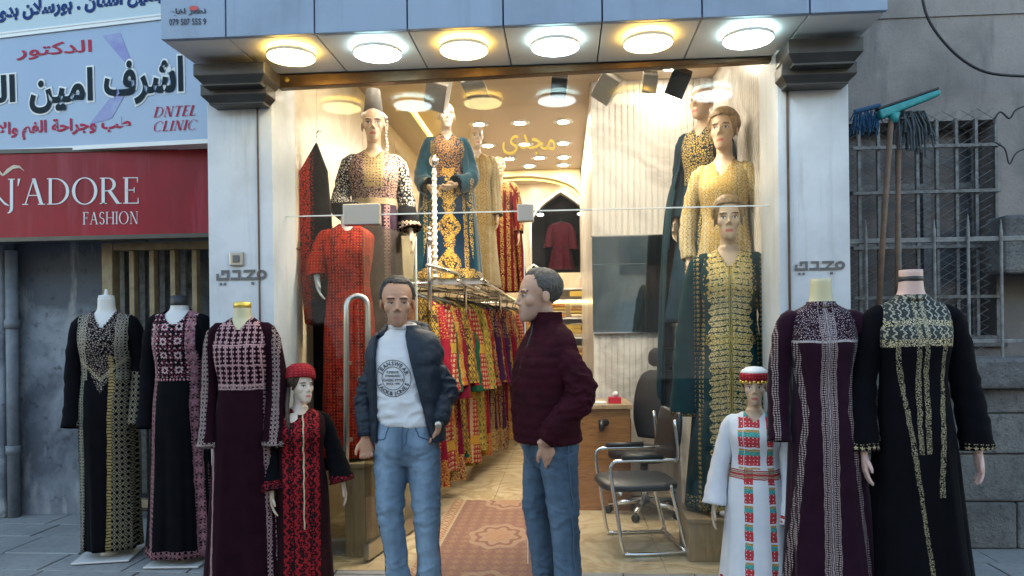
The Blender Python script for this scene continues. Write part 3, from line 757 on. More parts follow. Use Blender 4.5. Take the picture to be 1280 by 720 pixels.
for v in (186, 242, 310, 372): MB().box(wx0+.02, wx1, YW-.085, YW-.062, PZ(v, YW, 1150)-.012, PZ(v, YW, 1150)+.012).build('window_bar', M['iron'], win)
MB().box(PX(1250, 5.7), 5.6, 5.62, 5.9, PZ(292, 5.7, 1260)-.3, PZ(270, 5.7, 1260)).build('ledge', M['rough_block'], sb, bevel=.03)
anchor(sb, (3, YW+.2, 0))
YL = 4.95
zt = PZ(449, YL, 1240); zc = PZ(485, YL, 1240)
lw = thing('low_wall', 'low rough grey block wall with stone coping behind the black robe', 'wall')
rr = random.Random(5)
MB().box(XW+.16, 7, YL+.05, YL+.34, 0, zc-.003).build('core', M['rough_block'], lw)
x = XW+.16
while x < 5.5:
    w = rr.uniform(.7, 1.0); MB().box(x+.003, x+w-.003, YL-.085, YL+.38, zc, zt+rr.uniform(-.006, .006)).build('coping_stone', M['rough_block'], lw, bevel=.022); x += w
z = 0
for h in (.30, .31, .26, 9):
    h = min(h, zc-.004-z); x = XW+.16-rr.random()*.3
    while x < 5.5:
        w = rr.uniform(.45, .8); MB().box(max(x, XW+.16)+.004, x+w-.004, YL+rr.uniform(-.008, .008), YL+.048, z+.003, z+h-.003).build('block', M['rough_block'], lw, bevel=.014); x += w
    z += h
anchor(lw, (3, YL+.2, 0))
fe = thing('mesh_fence', 'pale iron railing with sagging chain link mesh on the low wall', 'fence')
YE = YL+.15; zr = PZ(300, YE, 1170)
x0, x1 = XW+.16, PX(1300, YE)
MB().box(x0, x1, YE-.018, YE+.018, zr-.016, zr+.016).build('railing', M['pale_iron'], fe, bevel=.003)
MB().box(x0, x1, YE-.012, YE+.012, zt+.10, zt+.125).build('railing', M['pale_iron'], fe, bevel=.003)
for i, u in enumerate((1080, 1122, 1165, 1207, 1248, 1285)):
    xx = PX(u, YE, 300); ztop = PZ(268 if i % 2 else 275, YE, u)
    MB().tube([(xx, YE-.03, zt), (xx, YE-.03, ztop-.08), (xx, YE-.03, ztop)], [.010, .010, .002], 8).build('picket', M['pale_iron'], fe)
cl = MB(); pit = .105; x1m = PX(1252, YE+.03, 150); ztop = PZ(138, YE+.03, 1170)
n = int((x1m-x0)/pit)
for i in range(n):
    for side in (0, 1):
        pts = []; z = zt+.02; j = 0
        while z < ztop:
            xo = x0+(i+.5)*pit+(pit*.5 if (j % 2 == 0) == (side == 0) else -pit*.5)*.96
            pts.append((xo+.012*sin(z*3+i), YE+.03+(.008 if j % 2 else -.008)+.03*sin(z*2.2+xo*2), z+.015*sin(xo*5))); z += pit*.55; j += 1
        cl.tube(pts, .0028, 4, False)
tag(cl.build('chain_link', M['wire'], fe), kind='stuff')
anchor(fe, (2.5, YE, zt))
# tools leaning on the fence
M['stick'] = plain('stick', (.20, .12, .075), .7, 0, (.13, .08, .05), 14)
M['teal'] = plain('teal', (.03, .34, .33), .45, 0, (.02, .22, .24), 20); M['blue_bristle'] = plain('blue_bristle', (.012, .07, .15), .7)
M['mop_grey'] = plain('mop_grey', (.10, .12, .13), .95, 0, (.05, .06, .07), 40)
YM = 4.93
b1 = thing('broom', 'long broom with slanted teal head leaning upside down on the fence', 'broom')
MB().tube([P(1098, 400, YM-.06), P(1104, 290, YM-.03), P(1114, 150, YM)], .017, 10).build('handle', M['stick'], b1, smooth=True)
a, b = P(1096, 139, YM), P(1172, 113, YM); dr = (b-a).normalized(); up = Vector((0, -1, 0)).cross(dr) * -1
if up.z < 0: up = -up
def slab(a, b, up, h0, h1, y0, y1):
    return MB().add([a+up*h0+Vector((0, y0, 0)), b+up*h0*.6+Vector((0, y0, 0)), b+up*h0*.6+Vector((0, y1, 0)), a+up*h0+Vector((0, y1, 0)),
                     a+up*h1+Vector((0, y0, 0)), b+up*h1+Vector((0, y0, 0)), b+up*h1+Vector((0, y1, 0)), a+up*h1+Vector((0, y1, 0))],
                    [(0, 3, 2, 1), (4, 5, 6, 7), (0, 1, 5, 4), (1, 2, 6, 5), (2, 3, 7, 6), (3, 0, 4, 7)])
slab(a, b, up, -.06, .0, -.035, .035).build('head', M['teal'], b1, bevel=.012)
slab(a, b, up, .001, .016, -.03, .03).build('rubber_edge', M['black'], b1, bevel=.004)
c = P(1117, 142, YM); MB().tube([c+Vector((0, 0, -.06)), c], [.022, .04], 12).build('socket', M['teal'], b1, smooth=True)
anchor(b1, P(1098, 400, YM-.06))
b2 = thing('mop', 'string mop with grey strands leaning upside down beside the teal broom', 'mop')
MB().tube([P(1121, 400, YM+.02), P(1122, 300, YM+.03), P(1124, 158, YM+.05)], .015, 10).build('handle', M['stick'], b2, smooth=True)
rr = random.Random(9); ms = MB()
for i in range(60):
    s = P(rr.uniform(1122, 1150), rr.uniform(140, 152), YM+rr.uniform(.0, .09)); dx = rr.uniform(-.1, .12)
    ms.tube([s, s+Vector((dx*.5, 0, .01)), s+Vector((dx*.9, -.01, -.08)), s+Vector((dx+.01*rr.random(), 0, -.12-.12*rr.random()))], .007, 5)
tag(ms.build('strand', M['mop_grey'], b2), kind='stuff')
anchor(b2, P(1121, 400, YM+.02))
b3 = thing('brush', 'small blue bristled brush hanging on the fence next to the white pillar', 'brush')
ms = MB(); s0 = P(1072, 150, YM+.02)
for i in range(70):
    s = P(rr.uniform(1068, 1100), rr.uniform(136, 146), YM+.02); ms.tube([s, s+Vector((rr.uniform(-.05, .03), rr.uniform(-.04, .04), -.05-.1*rr.random()))], .004, 4)
tag(ms.build('bristle', M['blue_bristle'], b3), kind='stuff')
MB().tube([P(1068, 140, YM+.02), P(1100, 132, YM+.02)], .016, 8).build('back', M['blue_bristle'], b3)
anchor(b3, s0)
# cables
tag(MB().tube(spline([tuple(P(u, v, 5.8)) for u, v in ((1150, -20), (1158, 18), (1176, 48), (1205, 76), (1240, 92), (1300, 96))], 5), .010, 6).build('cable', M['cable'], smooth=True), 'thin black cable sagging across the grey wall at top right', 'cable')
tag(MB().tube(spline([tuple(P(u, v, 5.3)) for u, v in ((1240, 155), (1250, 140), (1262, 148), (1272, 136), (1300, 128))], 5), .006, 6).build('cable', M['cable'], smooth=True), 'short loose cable curling above the window corner at right edge', 'cable')
tag(MB().tube(spline([tuple(P(u, v, 5.3)) for u, v in ((1244, 178), (1256, 186), (1262, 205), (1272, 190), (1300, 180))], 5), .005, 6).build('cable', M['cable'], smooth=True), 'tangled cable end below the curl at right edge', 'cable')
# ------------------------------------------------------------------ heads, hands, bodies
def head_mb():
    m = MB()
    m.ell((0, .014, .035), (.078, .097, .088), None, 28, 18)
    secs = [(-.119, .018, .020, 0, -.068), (-.110, .030, .034, 0, -.060), (-.09, .042, .054, 0, -.044), (-.06, .052, .070, 0, -.027),
            (-.02, .062, .083, 0, -.008), (.02, .068, .088, 0, .0), (.05, .068, .088, 0, .004)]
    m.loft(spline(secs, 4), 28, 2.2)
    m.tube([(0, -.082, .018), (0, -.095, -.010), (0, -.109, -.033)], [.007, .009, .0105], 10)
    for s in (-1, 1):
        m.ell((s*.012, -.095, -.036), (.008, .011, .007)); m.ell((s*.030, -.078, .022), (.028, .012, .009), Matrix.Rotation(s*R(10), 3, 'Z'))
        m.ell((s*.036, -.052, -.022), (.029, .029, .032)); m.ell((s*.079, .016, -.008), (.007, .020, .031), Matrix.Rotation(s*R(15), 3, 'Z'))
    m.ell((0, -.087, -.066), (.023, .012, .006)); m.ell((0, -.085, -.077), (.020, .012, .006)); m.ell((0, -.080, -.104), (.022, .015, .013))
    m.tube([(0, .015, -.06), (0, .024, -.12), (0, .03, -.20)], [.050, .047, .060], 20)
    return m
def face_col(q, skin, lip, brow, eye=None, stubble=None, lash=None):
    x, y, z = q; c = skin; ax = abs(x)
    if y > -.02 and not (stubble and z > -.13): return c
    if stubble and y < .035 and -.14 < z < -.03 and not (y > -.02 and z > -.05): 
        w = min(1, max(0, (-.028-z)/.02)) * .55; c = tuple(a*(1-w)+b*w for a, b in zip(c, stubble))
    if y > -.055: return c
    if (ax/.0235)**2+((z+.0715)/.0105)**2 < 1 and not (z > -.065+.0 and ax < .003): c = lip
    if .013 < ax < .052 and abs(z-.0215-.05*(.03-abs(ax-.032))) < .0042: c = brow
    if eye and ((ax-.032)/.017)**2+((z-.001)/.0085)**2 < 1:
        c = lash
        if ((ax-.032)/.013)**2+((z-.0)/.0055)**2 < 1: c = (.7, .68, .64)
        if ((ax-.032)/.0055)**2+((z-.0)/.006)**2 < 1: c = eye
    return c
def hand_mb(side=1, curl=25, spread=1.0, s=1.0):
    """wrist at origin, fingers down -Z, thumb to -Y, palm towards -X*side"""
    m = MB(); d = -side
    m.loft(spline([(.02, .022, .030, 0, 0), (-.0, .019, .030, 0, 0), (-.03, .018, .036, 0, .0), (-.065, .016, .041, 0, .002), (-.092, .012, .038, 0, .002), (-.098, .008, .03, 0, .002)], 3), 16, 2.6)
    for y0, L, c in ((-.030, .076, .9), (-.010, .085, 1), (.011, .079, 1.05), (.030, .062, 1.15)):
        p = Vector((0, y0, -.088)); a = R(curl*.4); pts = [p+Vector((0, 0, .015)), p.copy()]; yd = y0*.35*spread
        for q, f in enumerate((.45, .30, .25)):
            a += R(curl*c*(.6 if q == 0 else 1)); p = p+Vector((d*sin(a), yd, -cos(a)))*(L*f); pts.append(p.copy())
        m.tube(pts, [.0085, .0092, .0085, .0078, .006], 8)
    m.tube([(0, -.022, -.022), (d*.008, -.046, -.05), (d*.016, -.056, -.078), (d*.020, -.055, -.100)], [.012, .0115, .0095, .007], 8)
    return m if s == 1 else MB().join(m, Matrix.Scale(s, 4))
def vcol(name, rough=.45, sss=0, bmp=0):
    m, p = begin(name); a = NT.nodes.new('ShaderNodeVertexColor'); a.layer_name = 'Col'
    col = V(a.outputs[0]); put(p.inputs['Base Color'], mixc(col, (.25, .09, .06), ramp(noi(40, 3), .45, .8)*.18 if sss else 0.0))
    p.inputs['Roughness'].default_value = rough
    if sss: p.inputs['Subsurface Weight'].default_value = .12; p.inputs['Subsurface Radius'].default_value = (.01, .004, .002)
    if bmp: bump(p, noi(180, 3), bmp, .002)
    return m
M['skin'] = vcol('skin', .5, 1, .25); M['mannequin_skin'] = vcol('mannequin_skin', .38)
M['plastic'] = plain('plastic', (.50, .38, .27), .4); M['plastic_white'] = plain('plastic_white', (.60, .58, .55), .4); M['plastic_yellow'] = plain('plastic_yellow', (.52, .46, .28), .4)
HAND = {s: union(hand_mb(s, 14), .0045, 2, 'hand') for s in (-1, 1)}
def bust_mesh(skin, lip, brow, eye=(.03, .02, .015), lash=(.03, .02, .02)):
    m = MB().join(head_mb(), Matrix.Translation((0, -.02, .208)))
    m.loft(spline([(-.30, .13, .09, 0, 0), (-.12, .145, .10, 0, -.005), (-.04, .150, .085, 0, 0), (.0, .13, .07, 0, .005), (.03, .075, .06, 0, .008), (.06, .058, .056, 0, .006)], 4), 28, 2.2)
    me = union(m, .0044, 5, 'bust'); paint(me, lambda c: face_col((c.x, c.y+.02, c.z-.208), skin, lip, brow, eye, None, lash)); return me
BUST = {'tan': bust_mesh((.50, .34, .22), (.42, .10, .08), (.10, .05, .03)), 'pale': bust_mesh((.60, .48, .38), (.50, .14, .13), (.12, .07, .04))}
def stub_mesh():
    return MB().loft(spline([(-.30, .13, .09, 0, 0), (-.12, .148, .105, 0, -.005), (-.04, .155, .09, 0, 0), (.0, .135, .075, 0, .005), (.03, .080, .062, 0, .008), (.055, .058, .056, 0, .008), (.115, .053, .053, 0, .006)], 4), 28, 2.2).mesh('bust', True)
STUB = stub_mesh(); STUBS = {}
def dress_secs(sh, hem, w, flare, depth=1.0, cx=0, slim=1.0):
    k = w
    s = [(hem, flare, flare*.78*depth, cx, 0), (hem+(sh-hem)*.30, flare*.55+.175*k*.45, (flare*.5+.15*k*.42)*.85*depth, cx*.6, 0), (sh*.60, .180*k, .145*k*depth, cx*.2, .0),
         (sh*.77, .150*k*slim, .118*k*depth, 0, 0), (sh*.89, .172*k, .132*k*depth, 0, -.012), (sh*.955, .182*k, .112*k*depth, 0, 0), (sh*.985, .180*k, .090*k, 0, .003),
         (sh*1.006, .148*k, .078*k, 0, .006), (sh*1.022, .100*k, .068*k, 0, .008), (sh*1.034, .073*k, .063*k, 0, .008)]
    return [q for q in s]
def robe_mb(secs, folds=7, amp=.09, seed=0, n=96, k=7, cut=None, zw=None, p=2.25):
    sp = spline(secs, k); z0 = sp[0][0]; z1 = zw if zw else z0+(sp[-1][0]-z0)*.72
    rr = random.Random(seed); a, b, c = rr.uniform(0, 6), rr.uniform(0, 6), rr.uniform(0, 6)
    def fn(w, z):
        t = max(0, min(1, (z1-z)/(z1-z0)))
        return 1 + amp*t**1.1*(.55*sin(folds*w+a+.8*sin(z*2)) + .35*sin((folds*2-3)*w+b+z*1.5) + .2*sin((folds*3+1)*w+c)) + .012*sin(9*w+z*14+a)*(1-t)
    m = MB().loft(sp, n, p, False, fn)
    if cut:
        m.f = [f for f in m.f if not cut(sum((m.v[i] for i in f), Vector())/len(f))]
    return m
def cloth(m, name, mat, parent, thick=.004):
    me = m.mesh(name, True); o = link(name, me, mat, parent)
    s = o.modifiers.new('solid', 'SOLIDIFY'); s.thickness = thick; s.offset = 0
    return o
def sleeve_mb(path, rad, n=22, seed=0, amp=.05, flat=1.0):
    pr = spline([tuple(p)+(r,) for p, r in zip(path, rad)], 6)
    m = MB().tube([q[:3] for q in pr], [q[3] for q in pr], n, False, flat)
    for i, v in enumerate(m.v):
        ring = i//n; c = Vector(pr[ring][:3]); d = v-c
        m.v[i] = c + d*(1+amp*sin(ring*1.9+3*(i % n)/n*6.28+seed)+amp*.6*sin(ring*3.1+seed*2))
    return m
def scoop(sh, w, d, vneck=0):
    """neck opening: remove front faces above the curve"""
    return lambda c: c.y < .02 and c.z > sh*1.034-d+ (abs(c.x)/(w))**(1.2 if vneck else 2.2)*d
def mannequin(label, u, Y, z0, sh, hem, w, flare, mat, rotz=0, bust=None, hs=1.0, smat=None, cut=None, folds=7, amp=.08, seed=1, arms=None, hands=True,
              skin=None, cat='mannequin', slim=1.0, vref=411, cx=0, depth=1.0, sr=(.062, .058, .06, .066), group=None, elong=1.0):
    r = thing('mannequin', label, cat, (PX(u, Y, vref), Y, z0), rotz, group)
    r['sh'] = sh
    sk = skin or M['plastic']
    if not bust and sk.name not in STUBS: STUBS[sk.name] = STUB.copy()
    b = link('bust', BUST[bust] if bust else STUBS[sk.name], M['mannequin_skin'] if bust else sk, r)
    b.location = (0, 0, sh); k = hs if bust else w; b.scale = (k*(.93 if bust else 1), k, k*elong)
    cloth(robe_mb(dress_secs(sh, hem, w, flare, depth, cx, slim), folds, amp, seed, cut=cut), 'dress', mat, r)
    arms = arms or {}
    for s in (-1, 1):
        if arms.get(s) == 'none': continue
        pts = arms.get(s) or [(s*.165*w, .0, sh*.968), (s*.215*w, .01, sh*.80), (s*.208*w, -.03, sh*.66), (s*.208*w, -.07, sh*.55)]
        p0 = (pts[0][0]*.62, pts[0][1], pts[0][2]+.014*sh)
        cloth(sleeve_mb([p0]+list(pts), [sr[0]*w*.62]+[q*w for q in sr], seed=seed+s), 'sleeve', smat or mat, r, .003)
        if hands:
            me = HAND[s].copy(); me.materials.clear(); h = link('hand', me, skin or M['plastic'], r)
            dv = (Vector(pts[-1])-Vector(pts[-2])).normalized(); h.rotation_euler = Vector((0, 0, -1)).rotation_difference(dv).to_euler()
            h.location = Vector(pts[-1])+dv*.01; h.scale = [hs*.95]*3
    return r
def pr_(label=None): pass

# ------------------------------------------------------------------ embroidered cloths
GOLD, PALE, PINK, SILV, RED = (.62, .40, .09), (.55, .47, .30), (.52, .25, .27), (.45, .40, .40), (.42, .025, .03)
BLK, NAVY, TEAL, MAR = (.005, .005, .007), (.012, .016, .035), (.008, .045, .054), (.10, .008, .014)
def c_black_gold(x, y, z):
    xs = x + .0
    chest = gt(z, 1.16 + ab(x)*.9) * lt(ab(x), .125) * lt(y, .03)
    tip = lt(ab(x), (z-1.06)*.5) * band(z, 1.06, 1.2) * lt(y, 0.03)
    edge = near(z - ab(x)*1.0, 1.15, .014) * lt(ab(x), .15) * gt(z, 1.14) * lt(y, .03)
    side = gt(xs, .070 - (1.1-z)*.02) * lt(z, 1.2)
    st = near(xs, .058 - (1.1-z)*.02, .013) * lt(y, .03) * lt(z, 1.3)
    lst = near(x, -.125 - (1.2-z)*.01, .018) * lt(y, .02)
    sho = gt(ab(x), .085) * lt(ab(x), .15) * gt(z, 1.15) * lt(y, .05)
    return [(side * lattice(x, z, .030, .036), (.34, .29, .19)), (lst * lattice(x, z, .02), (.45, .42, .34)), (sho * lattice(x, z, .02), (.45, .42, .33)), (mx(chest, tip) * sequin(70, .16), (.33, .26, .22)), (st * gt(tri(z, .02) + 0.0, .3), (.45, .33, .13)), (edge * lattice(x, z, .014), PALE)]
def c_black_pink(x, y, z):
    fr_ = lt(y, .03); chest = gt(z, 1.17) * lt(ab(x), .135) * fr_
    dm = mx(diamonds(x, z, .09, .09, .55) * gt(tri(x, .09)+tri(z, .09), .3), diamonds(x+.045, z+.045, .03, .03, .5))
    belt = band(z, 1.145, 1.175) * lt(ab(x), .15) * fr_
    bl = near(x, -.115-(1.2-z)*.02, .017) * fr_ * lt(z, 1.5); br = near(x, .125+(1.1-z)*.05, .026) * fr_
    hem = lt(z, .10)
    return [(chest * dm, (.58, .40, .40)), (chest * inv(dm) * sequin(60, .2), (.25, .05, .08)), (belt * diamonds(x, z, .02, .03), PINK),
            (bl * lattice(x, z, .017, .03), PINK), (br * mx(flower(x-.125-(1.1-z)*.05+.026, z, .052, .07), lattice(x, z, .02)), (.48, .22, .25)), (hem * lattice(x, z, .03, .03), PINK)]
def c_maroon_pink(x, y, z):
    fr_ = lt(y, .04); chest = gt(z, 1.13) * lt(ab(x), .15) * fr_
    ch = mx(mx(diamonds(x, z, .018, .026, .62), near(tri(x, .036), 0, .2)), near(tri(z, .11), 0, .07)); belt = near(z, 1.145, .018) * fr_ * lt(ab(x), .16)
    s1 = near(x, .135+(1.13-z)*.035, .012) * fr_ * lt(z, 1.13); s0 = near(x, -.14, .007) * fr_ * lt(z, 1.13)
    s2 = near(x, .175+(1.13-z)*.04, .018) * lt(z, 1.2)
    return [(chest * ch, (.52, .30, .31)), (belt * lattice(x, z, .02), (.50, .34, .33)), (s1 * lattice(x, z, .016, .022), (.5, .33, .33)), (s2 * vine(x-.175-(1.13-z)*.04, z, .026), (.45, .33, .31)), (s0, (.35, .2, .2))]
def c_sleeve_pink(x, y, z):
    return [(near(ab(x), .195, .02) * lattice(x, z, .018, .024), (.48, .36, .34)), (lt(z, .845) * lattice(x, z, .02), (.5, .38, .35))]
def c_child_red(x, y, z):
    vv = mx(vine(x, z, .055), sequin(75, .20)); cent = lt(ab(x), .10) * lt(y, .05); zip_ = near(x, .012, .004) * gt(z, .35) * lt(y, 0)
    blk = near(ab(x), .055, .014) * vine(ab(x)-.055, z, .03) * lt(y, .05)
    return [(cent * vv, (.36, .018, .025)), (blk, BLK), (zip_, (.6, .5, .3))]
def c_red_cuff(x, y, z): return [(lt(z, .63) * sequin(70, .15), (.33, .02, .03))]
def c_plum(x, y, z):
    f = lt(y, .03); yoke = gt(z, 1.37) * lt(ab(x), .19); ln = near(z, 1.366, .006) * f * lt(ab(x), .18)
    cs = near(ab(x-.0), .022, .012) * f; c0 = lt(ab(x), .0035) * f
    cur = .105 + mx(z-1.02, 0.0)*.12 + mx(1.02-z, 0.0)*.10
    s = near(ab(x), cur, .013) * f * lt(z, 1.36)
    return [(yoke * sequin(110, .22), (.42, .35, .36)), (ln, SILV), (cs * dots(x, z, .011, .36) * lt(z, 1.5), (.40, .31, .30)), (s * dots(x, z, .011, .36), (.38, .30, .29)), (c0, (.35, .3, .3)), (near(ab(ab(x)-.022), .013, .0025) * f, (.3, .23, .23))]
def c_plum_sleeve(x, y, z): return [(near(ab(x), .235, .016) * dots(x, z, .011, .36), (.38, .30, .29))]
def c_black_silver(x, y, z):
    f = lt(y, .04); yoke = gt(z, 1.345 - ab(x)*.05) * lt(ab(x), .23) * f
    bandm = mx(near(z + ab(x)*.05, 1.36, .018), near(z+ab(x)*.1, 1.46, .014)) * f * lt(ab(x), .19)
    cs = near(ab(x), .018, .012) * f * gt(z, .82); cur = .10 + mx(1.30-z, 0.0)*.02
    l = near(x, -.105+mx(1.3-z, 0.0)*.12, .011) * f * lt(z, 1.35); r_ = near(x, .105-mx(1.3-z, 0.0)*.05, .012) * f * band(z, .62, 1.35)
    return [(yoke * inv(bandm) * vine(ab(x), z, .034), (.40, .37, .29)), (yoke * inv(vine(ab(x), z, .034)), (.045, .052, .052)), (bandm * sequin(85, .12), (.62, .54, .36)), (bandm * sequin(90, .25), (.5, .42, .25)),
            (cs * sequin(120, .12), (.40, .35, .22)), (l * sequin(120, .12), (.40, .35, .22)), (r_ * sequin(120, .12), (.40, .35, .22))]
def c_black_cuff(x, y, z): return [(near(z, .845, .02) * flower(x, z, .026, .026), (.55, .46, .28))]
def c_white_child(x, y, z):
    f = lt(y, .04); a = near(x, -.035, .022) * f; b = near(x, .085-(z-.5)*.03, .016) * f; top = band(z, .68, .95) * lt(ab(x), .085) * f
    cel = fr(z/.10+20.0); r1 = lt(cel, .55) * gt(tri(x, .02)+tri(z, .02), .35); t1 = band(cel, .55, .78); t2 = band(cel, .78, .9)
    m = mx(mx(a, b), top * gt(tri(x, .085), .42)); belt = band(z, .625, .675) * lt(ab(x), .16)
    return [(m * r1, (.60, .06, .07)), (m * t1, (.10, .42, .38)), (m * t2, (.55, .35, .12)), (belt * gt(tri(z, .025), .45), (.50, .06, .06)), (belt * lt(tri(z, .025), .3), (.35, .25, .12)), (lt(z, .09) * diamonds(x, z, .04, .05), (.5, .06, .07))]
def c_white_cuff(x, y, z): return [(near(z, .435, .008), (.55, .06, .06)), (near(z, .41, .008) * diamonds(x, z, .02, .02), (.5, .2, .08)), (near(z, .385, .007), (.55, .06, .06))]
def c_mosaic(x, y, z):
    up = gt(z, 1.12); ch = near(ab(x), .0, .07) * gt(z, 1.22)
    return [(up * sequin(62, .12), (.42, .24, .19)), (up * lattice(x, z, .045) * sequin(80, .2), (.48, .36, .22)), (ch * lattice(x, z, .022), (.55, .40, .14)), (near(z, 1.125, .02), (.5, .36, .2)), (near(x, .09, .02) * lt(z, 1.1) * lt(y, .02) * lattice(x, z, .025), (.5, .28, .25))]
def c_bw(x, y, z): return [(gt(z, 1.10) * sequin(55, .17), (.50, .46, .40)), (lt(z, .99) * lattice(x, z, .03), (.5, .38, .28))]
def c_caftan(x, y, z):
    f = lt(y, .05); cen = lt(ab(x), .045+.012*snn(z*40.0)) * f * lt(z, 1.0); ches = gt(z, .92) * lt(ab(x), .11) * f
    ed = near(ab(x), .135+(1.1-z)*.02, .02) * f; hem = lt(z, .12)
    dia = near(tri(z, .32) + ab(x)*8.0, .75, .2) * f * lt(ab(x), .1) * lt(z, .85)
    return [(ches * sequin(58, .13), (.55, .27, .08)), (cen * sequin(50, .12), (.62, .36, .05)), (dia * sequin(60, .1), (.62, .40, .08)), (ed * sequin(70, .12), GOLD), (hem * sequin(60, .12), GOLD)]
def c_cape(x, y, z): return [(near(ab(x), .20, .018) * lt(z, .9) * sequin(60, .15), GOLD), (lt(z, .10) * sequin(60, .12), GOLD), (near(z + ab(x)*.8, .83, .018) * sequin(60, .15), GOLD)]
def c_cream(x, y, z): return [(gt(z, .6) * vine(x, z, .030), (.40, .24, .05)), (lt(ab(x), .095) * sequin(75, .12), (.45, .27, .05)), (gt(z, 1.22) * sequin(85, .16), (.45, .28, .06)), (near(ab(x), .14, .02) * sequin(60, .15), (.5, .35, .1))]
def c_stripes(x, y, z): return [(gt(tri(x, .075), .45) * lt(y, .04) * sequin(60, .12), (.62, .45, .14)), (gt(z, 1.1) * sequin(55, .14), (.62, .46, .15))]
def c_teal_gold(x, y, z):
    f = lt(y, .03); wv = snn(z*85.0)*.010; pan = lt(ab(x), .125+wv) * gt(ab(x), .012) * f
    rows = fr(z/.037+ab(x)*4.0+30.0); row = lt(rows, .72)
    hook = mx(sequin(80, .07) * gt(rows, .08), vine(ab(x), z, .037)) * lt(rows, .86)
    side = near(ab(x), .168+(1.2-z)*.03, .014) * f * lt(z, 1.35); neck = gt(z, 1.36) * lt(ab(x), .16) * f; hem = lt(z, .10)
    belt = near(z, 1.09, .028) * f * lt(ab(x), .15)
    return [(pan * hook, (.80, .60, .27)), (near(ab(x), .006, .004) * f, (.5, .36, .1)), (side * flower(ab(x), z, .03, .03), (.55, .38, .12)), (neck * vine(ab(x), z, .05), (.66, .46, .13)), (belt * sequin(65, .14), (.6, .42, .12)), (hem * sequin(60, .2), (.5, .36, .12))]
def c_teal_edge(x, y, z): return [(near(ab(x), .20, .02) * flower(x, z, .03, .03), (.55, .38, .12)), (lt(z, .62) * sequin(60, .15), (.55, .38, .12))]
def c_navy_chest(x, y, z): return [(gt(z, 1.05) * lt(ab(x), .13) * gt(sequin(55, .12) + gt(z, 3), .5), (.60, .42, .12)), (near(ab(x), .05, .02) * lt(z, 1.05) * sequin(60, .12), (.5, .36, .1))]
def c_red_all(x, y, z): return [(lt(noi(28, 3), .47), (.30, .012, .012)), (near(ab(x), .09, .016) * lattice(x, z, .03), (.16, .01, .012)), (dots(x, z, .02, .16), (.55, .25, .06))]
def c_black_red(x, y, z): return [(lt(x, -.012) * sequin(60, .08), (.66, .04, .02)), (near(x, .002, .012) * sequin(60, .2), (.30, .02, .02))]
E_ = {}
def cl_(name, base, fn, **k): E_[name] = emb(name, base, fn, **k)
cl_('black_gold', BLK, c_black_gold); cl_('black_pink', BLK, c_black_pink, metal=.1); cl_('maroon_pink', (.018, .004, .009), c_maroon_pink, metal=.1)
cl_('maroon_sleeve', (.018, .004, .009), c_sleeve_pink, metal=.1); cl_('child_red', (.025, .008, .01), c_child_red, metal=.1); cl_('red_cuff', BLK, c_red_cuff)
cl_('plum', (.022, .006, .015), c_plum, sheen=.15); cl_('plum_sleeve', (.022, .006, .015), c_plum_sleeve, sheen=.15)
cl_('black_silver', (.004, .004, .006), c_black_silver); cl_('black_cuff', (.004, .004, .006), c_black_cuff)
cl_('white_child', (.66, .67, .70), c_white_child, base2=(.58, .60, .65), metal=.05); cl_('white_cuff', (.66, .67, .70), c_white_cuff, base2=(.58, .60, .65), metal=.05)
cl_('mosaic', (.03, .018, .03), c_mosaic); cl_('bw', BLK, c_bw, metal=.05); cl_('caftan', (.012, .03, .06), c_caftan); cl_('cape', (.007, .048, .075), c_cape, sheen=.4)
cl_('cream', (.48, .43, .30), c_cream, base2=(.38, .33, .21)); cl_('stripes', (.15, .012, .02), c_stripes); cl_('teal_gold', TEAL, c_teal_gold); cl_('teal_edge', TEAL, c_teal_edge)
cl_('navy_chest', (.012, .035, .055), c_navy_chest); cl_('red_all', (.52, .025, .015), c_red_all, metal=.05); cl_('black_red', (.016, .014, .014), c_black_red, metal=.05)
M['black_cloth'] = emb('black_cloth', (.014, .013, .013), lambda x, y, z: [], sheen=.3)

# ------------------------------------------------------------------ mannequins on the pavement
def stand(r, s, drop=0):
    MB().tube([(0, .02, .012), (0, .02, .45)], [.022, .016], 12).build('pole', M['plastic_white'], r, smooth=True)
    MB().lathe([(.06, .012), (.045, .03), (.03, .06), (.022, .09)], 20, (0, .02, 0)).build('pole_foot', M['plastic_white'], r, smooth=True)
    MB().box(-.17, .17, -.16, .2, -.0, .012).build('base_plate', M['plastic_white'], r, bevel=.004)
def cap(r, kind, sh, w, top=.118):
    b = sh+top*w
    if kind == 'gold': MB().lathe([(.050*w, -.022), (.056*w, -.02), (.056*w, .008), (.03*w, .014)], 20, (0, .006*w, b)).build('neck_cap', M['gold'], r, smooth=True)
    if kind == 'black': MB().lathe([(.058*w, -.05), (.060*w, -.046), (.058*w, .01), (.02*w, .016)], 20, (0, .006*w, b)).build('neck_cap', M['black'], r, smooth=True)
    if kind == 'white': MB().lathe([(.045*w, -.01), (.05*w, -.008), (.05*w, .012), (.014*w, .018), (.01*w, .05), (.004*w, .055)], 20, (0, .006*w, b)).build('neck_cap', M['plastic_white'], r, smooth=True)
OUT = 'dressed mannequins on the pavement'
w = 1.0
m1 = mannequin('black abaya mannequin with gold lattice side panel, leftmost on the pavement', 133, 4.62, .004, 1.545, .06, .93, .17, E_['black_gold'], R(14), skin=M['plastic_white'], hands=False, elong=1.25,
               cut=scoop(1.545, .075, .12, 1), seed=2, folds=6, amp=.11, slim=1.02, sr=(.060, .056, .054, .060), group=OUT, cx=.02)
stand(m1, 1); cap(m1, 'white', 1.545, .93, .118*1.25)
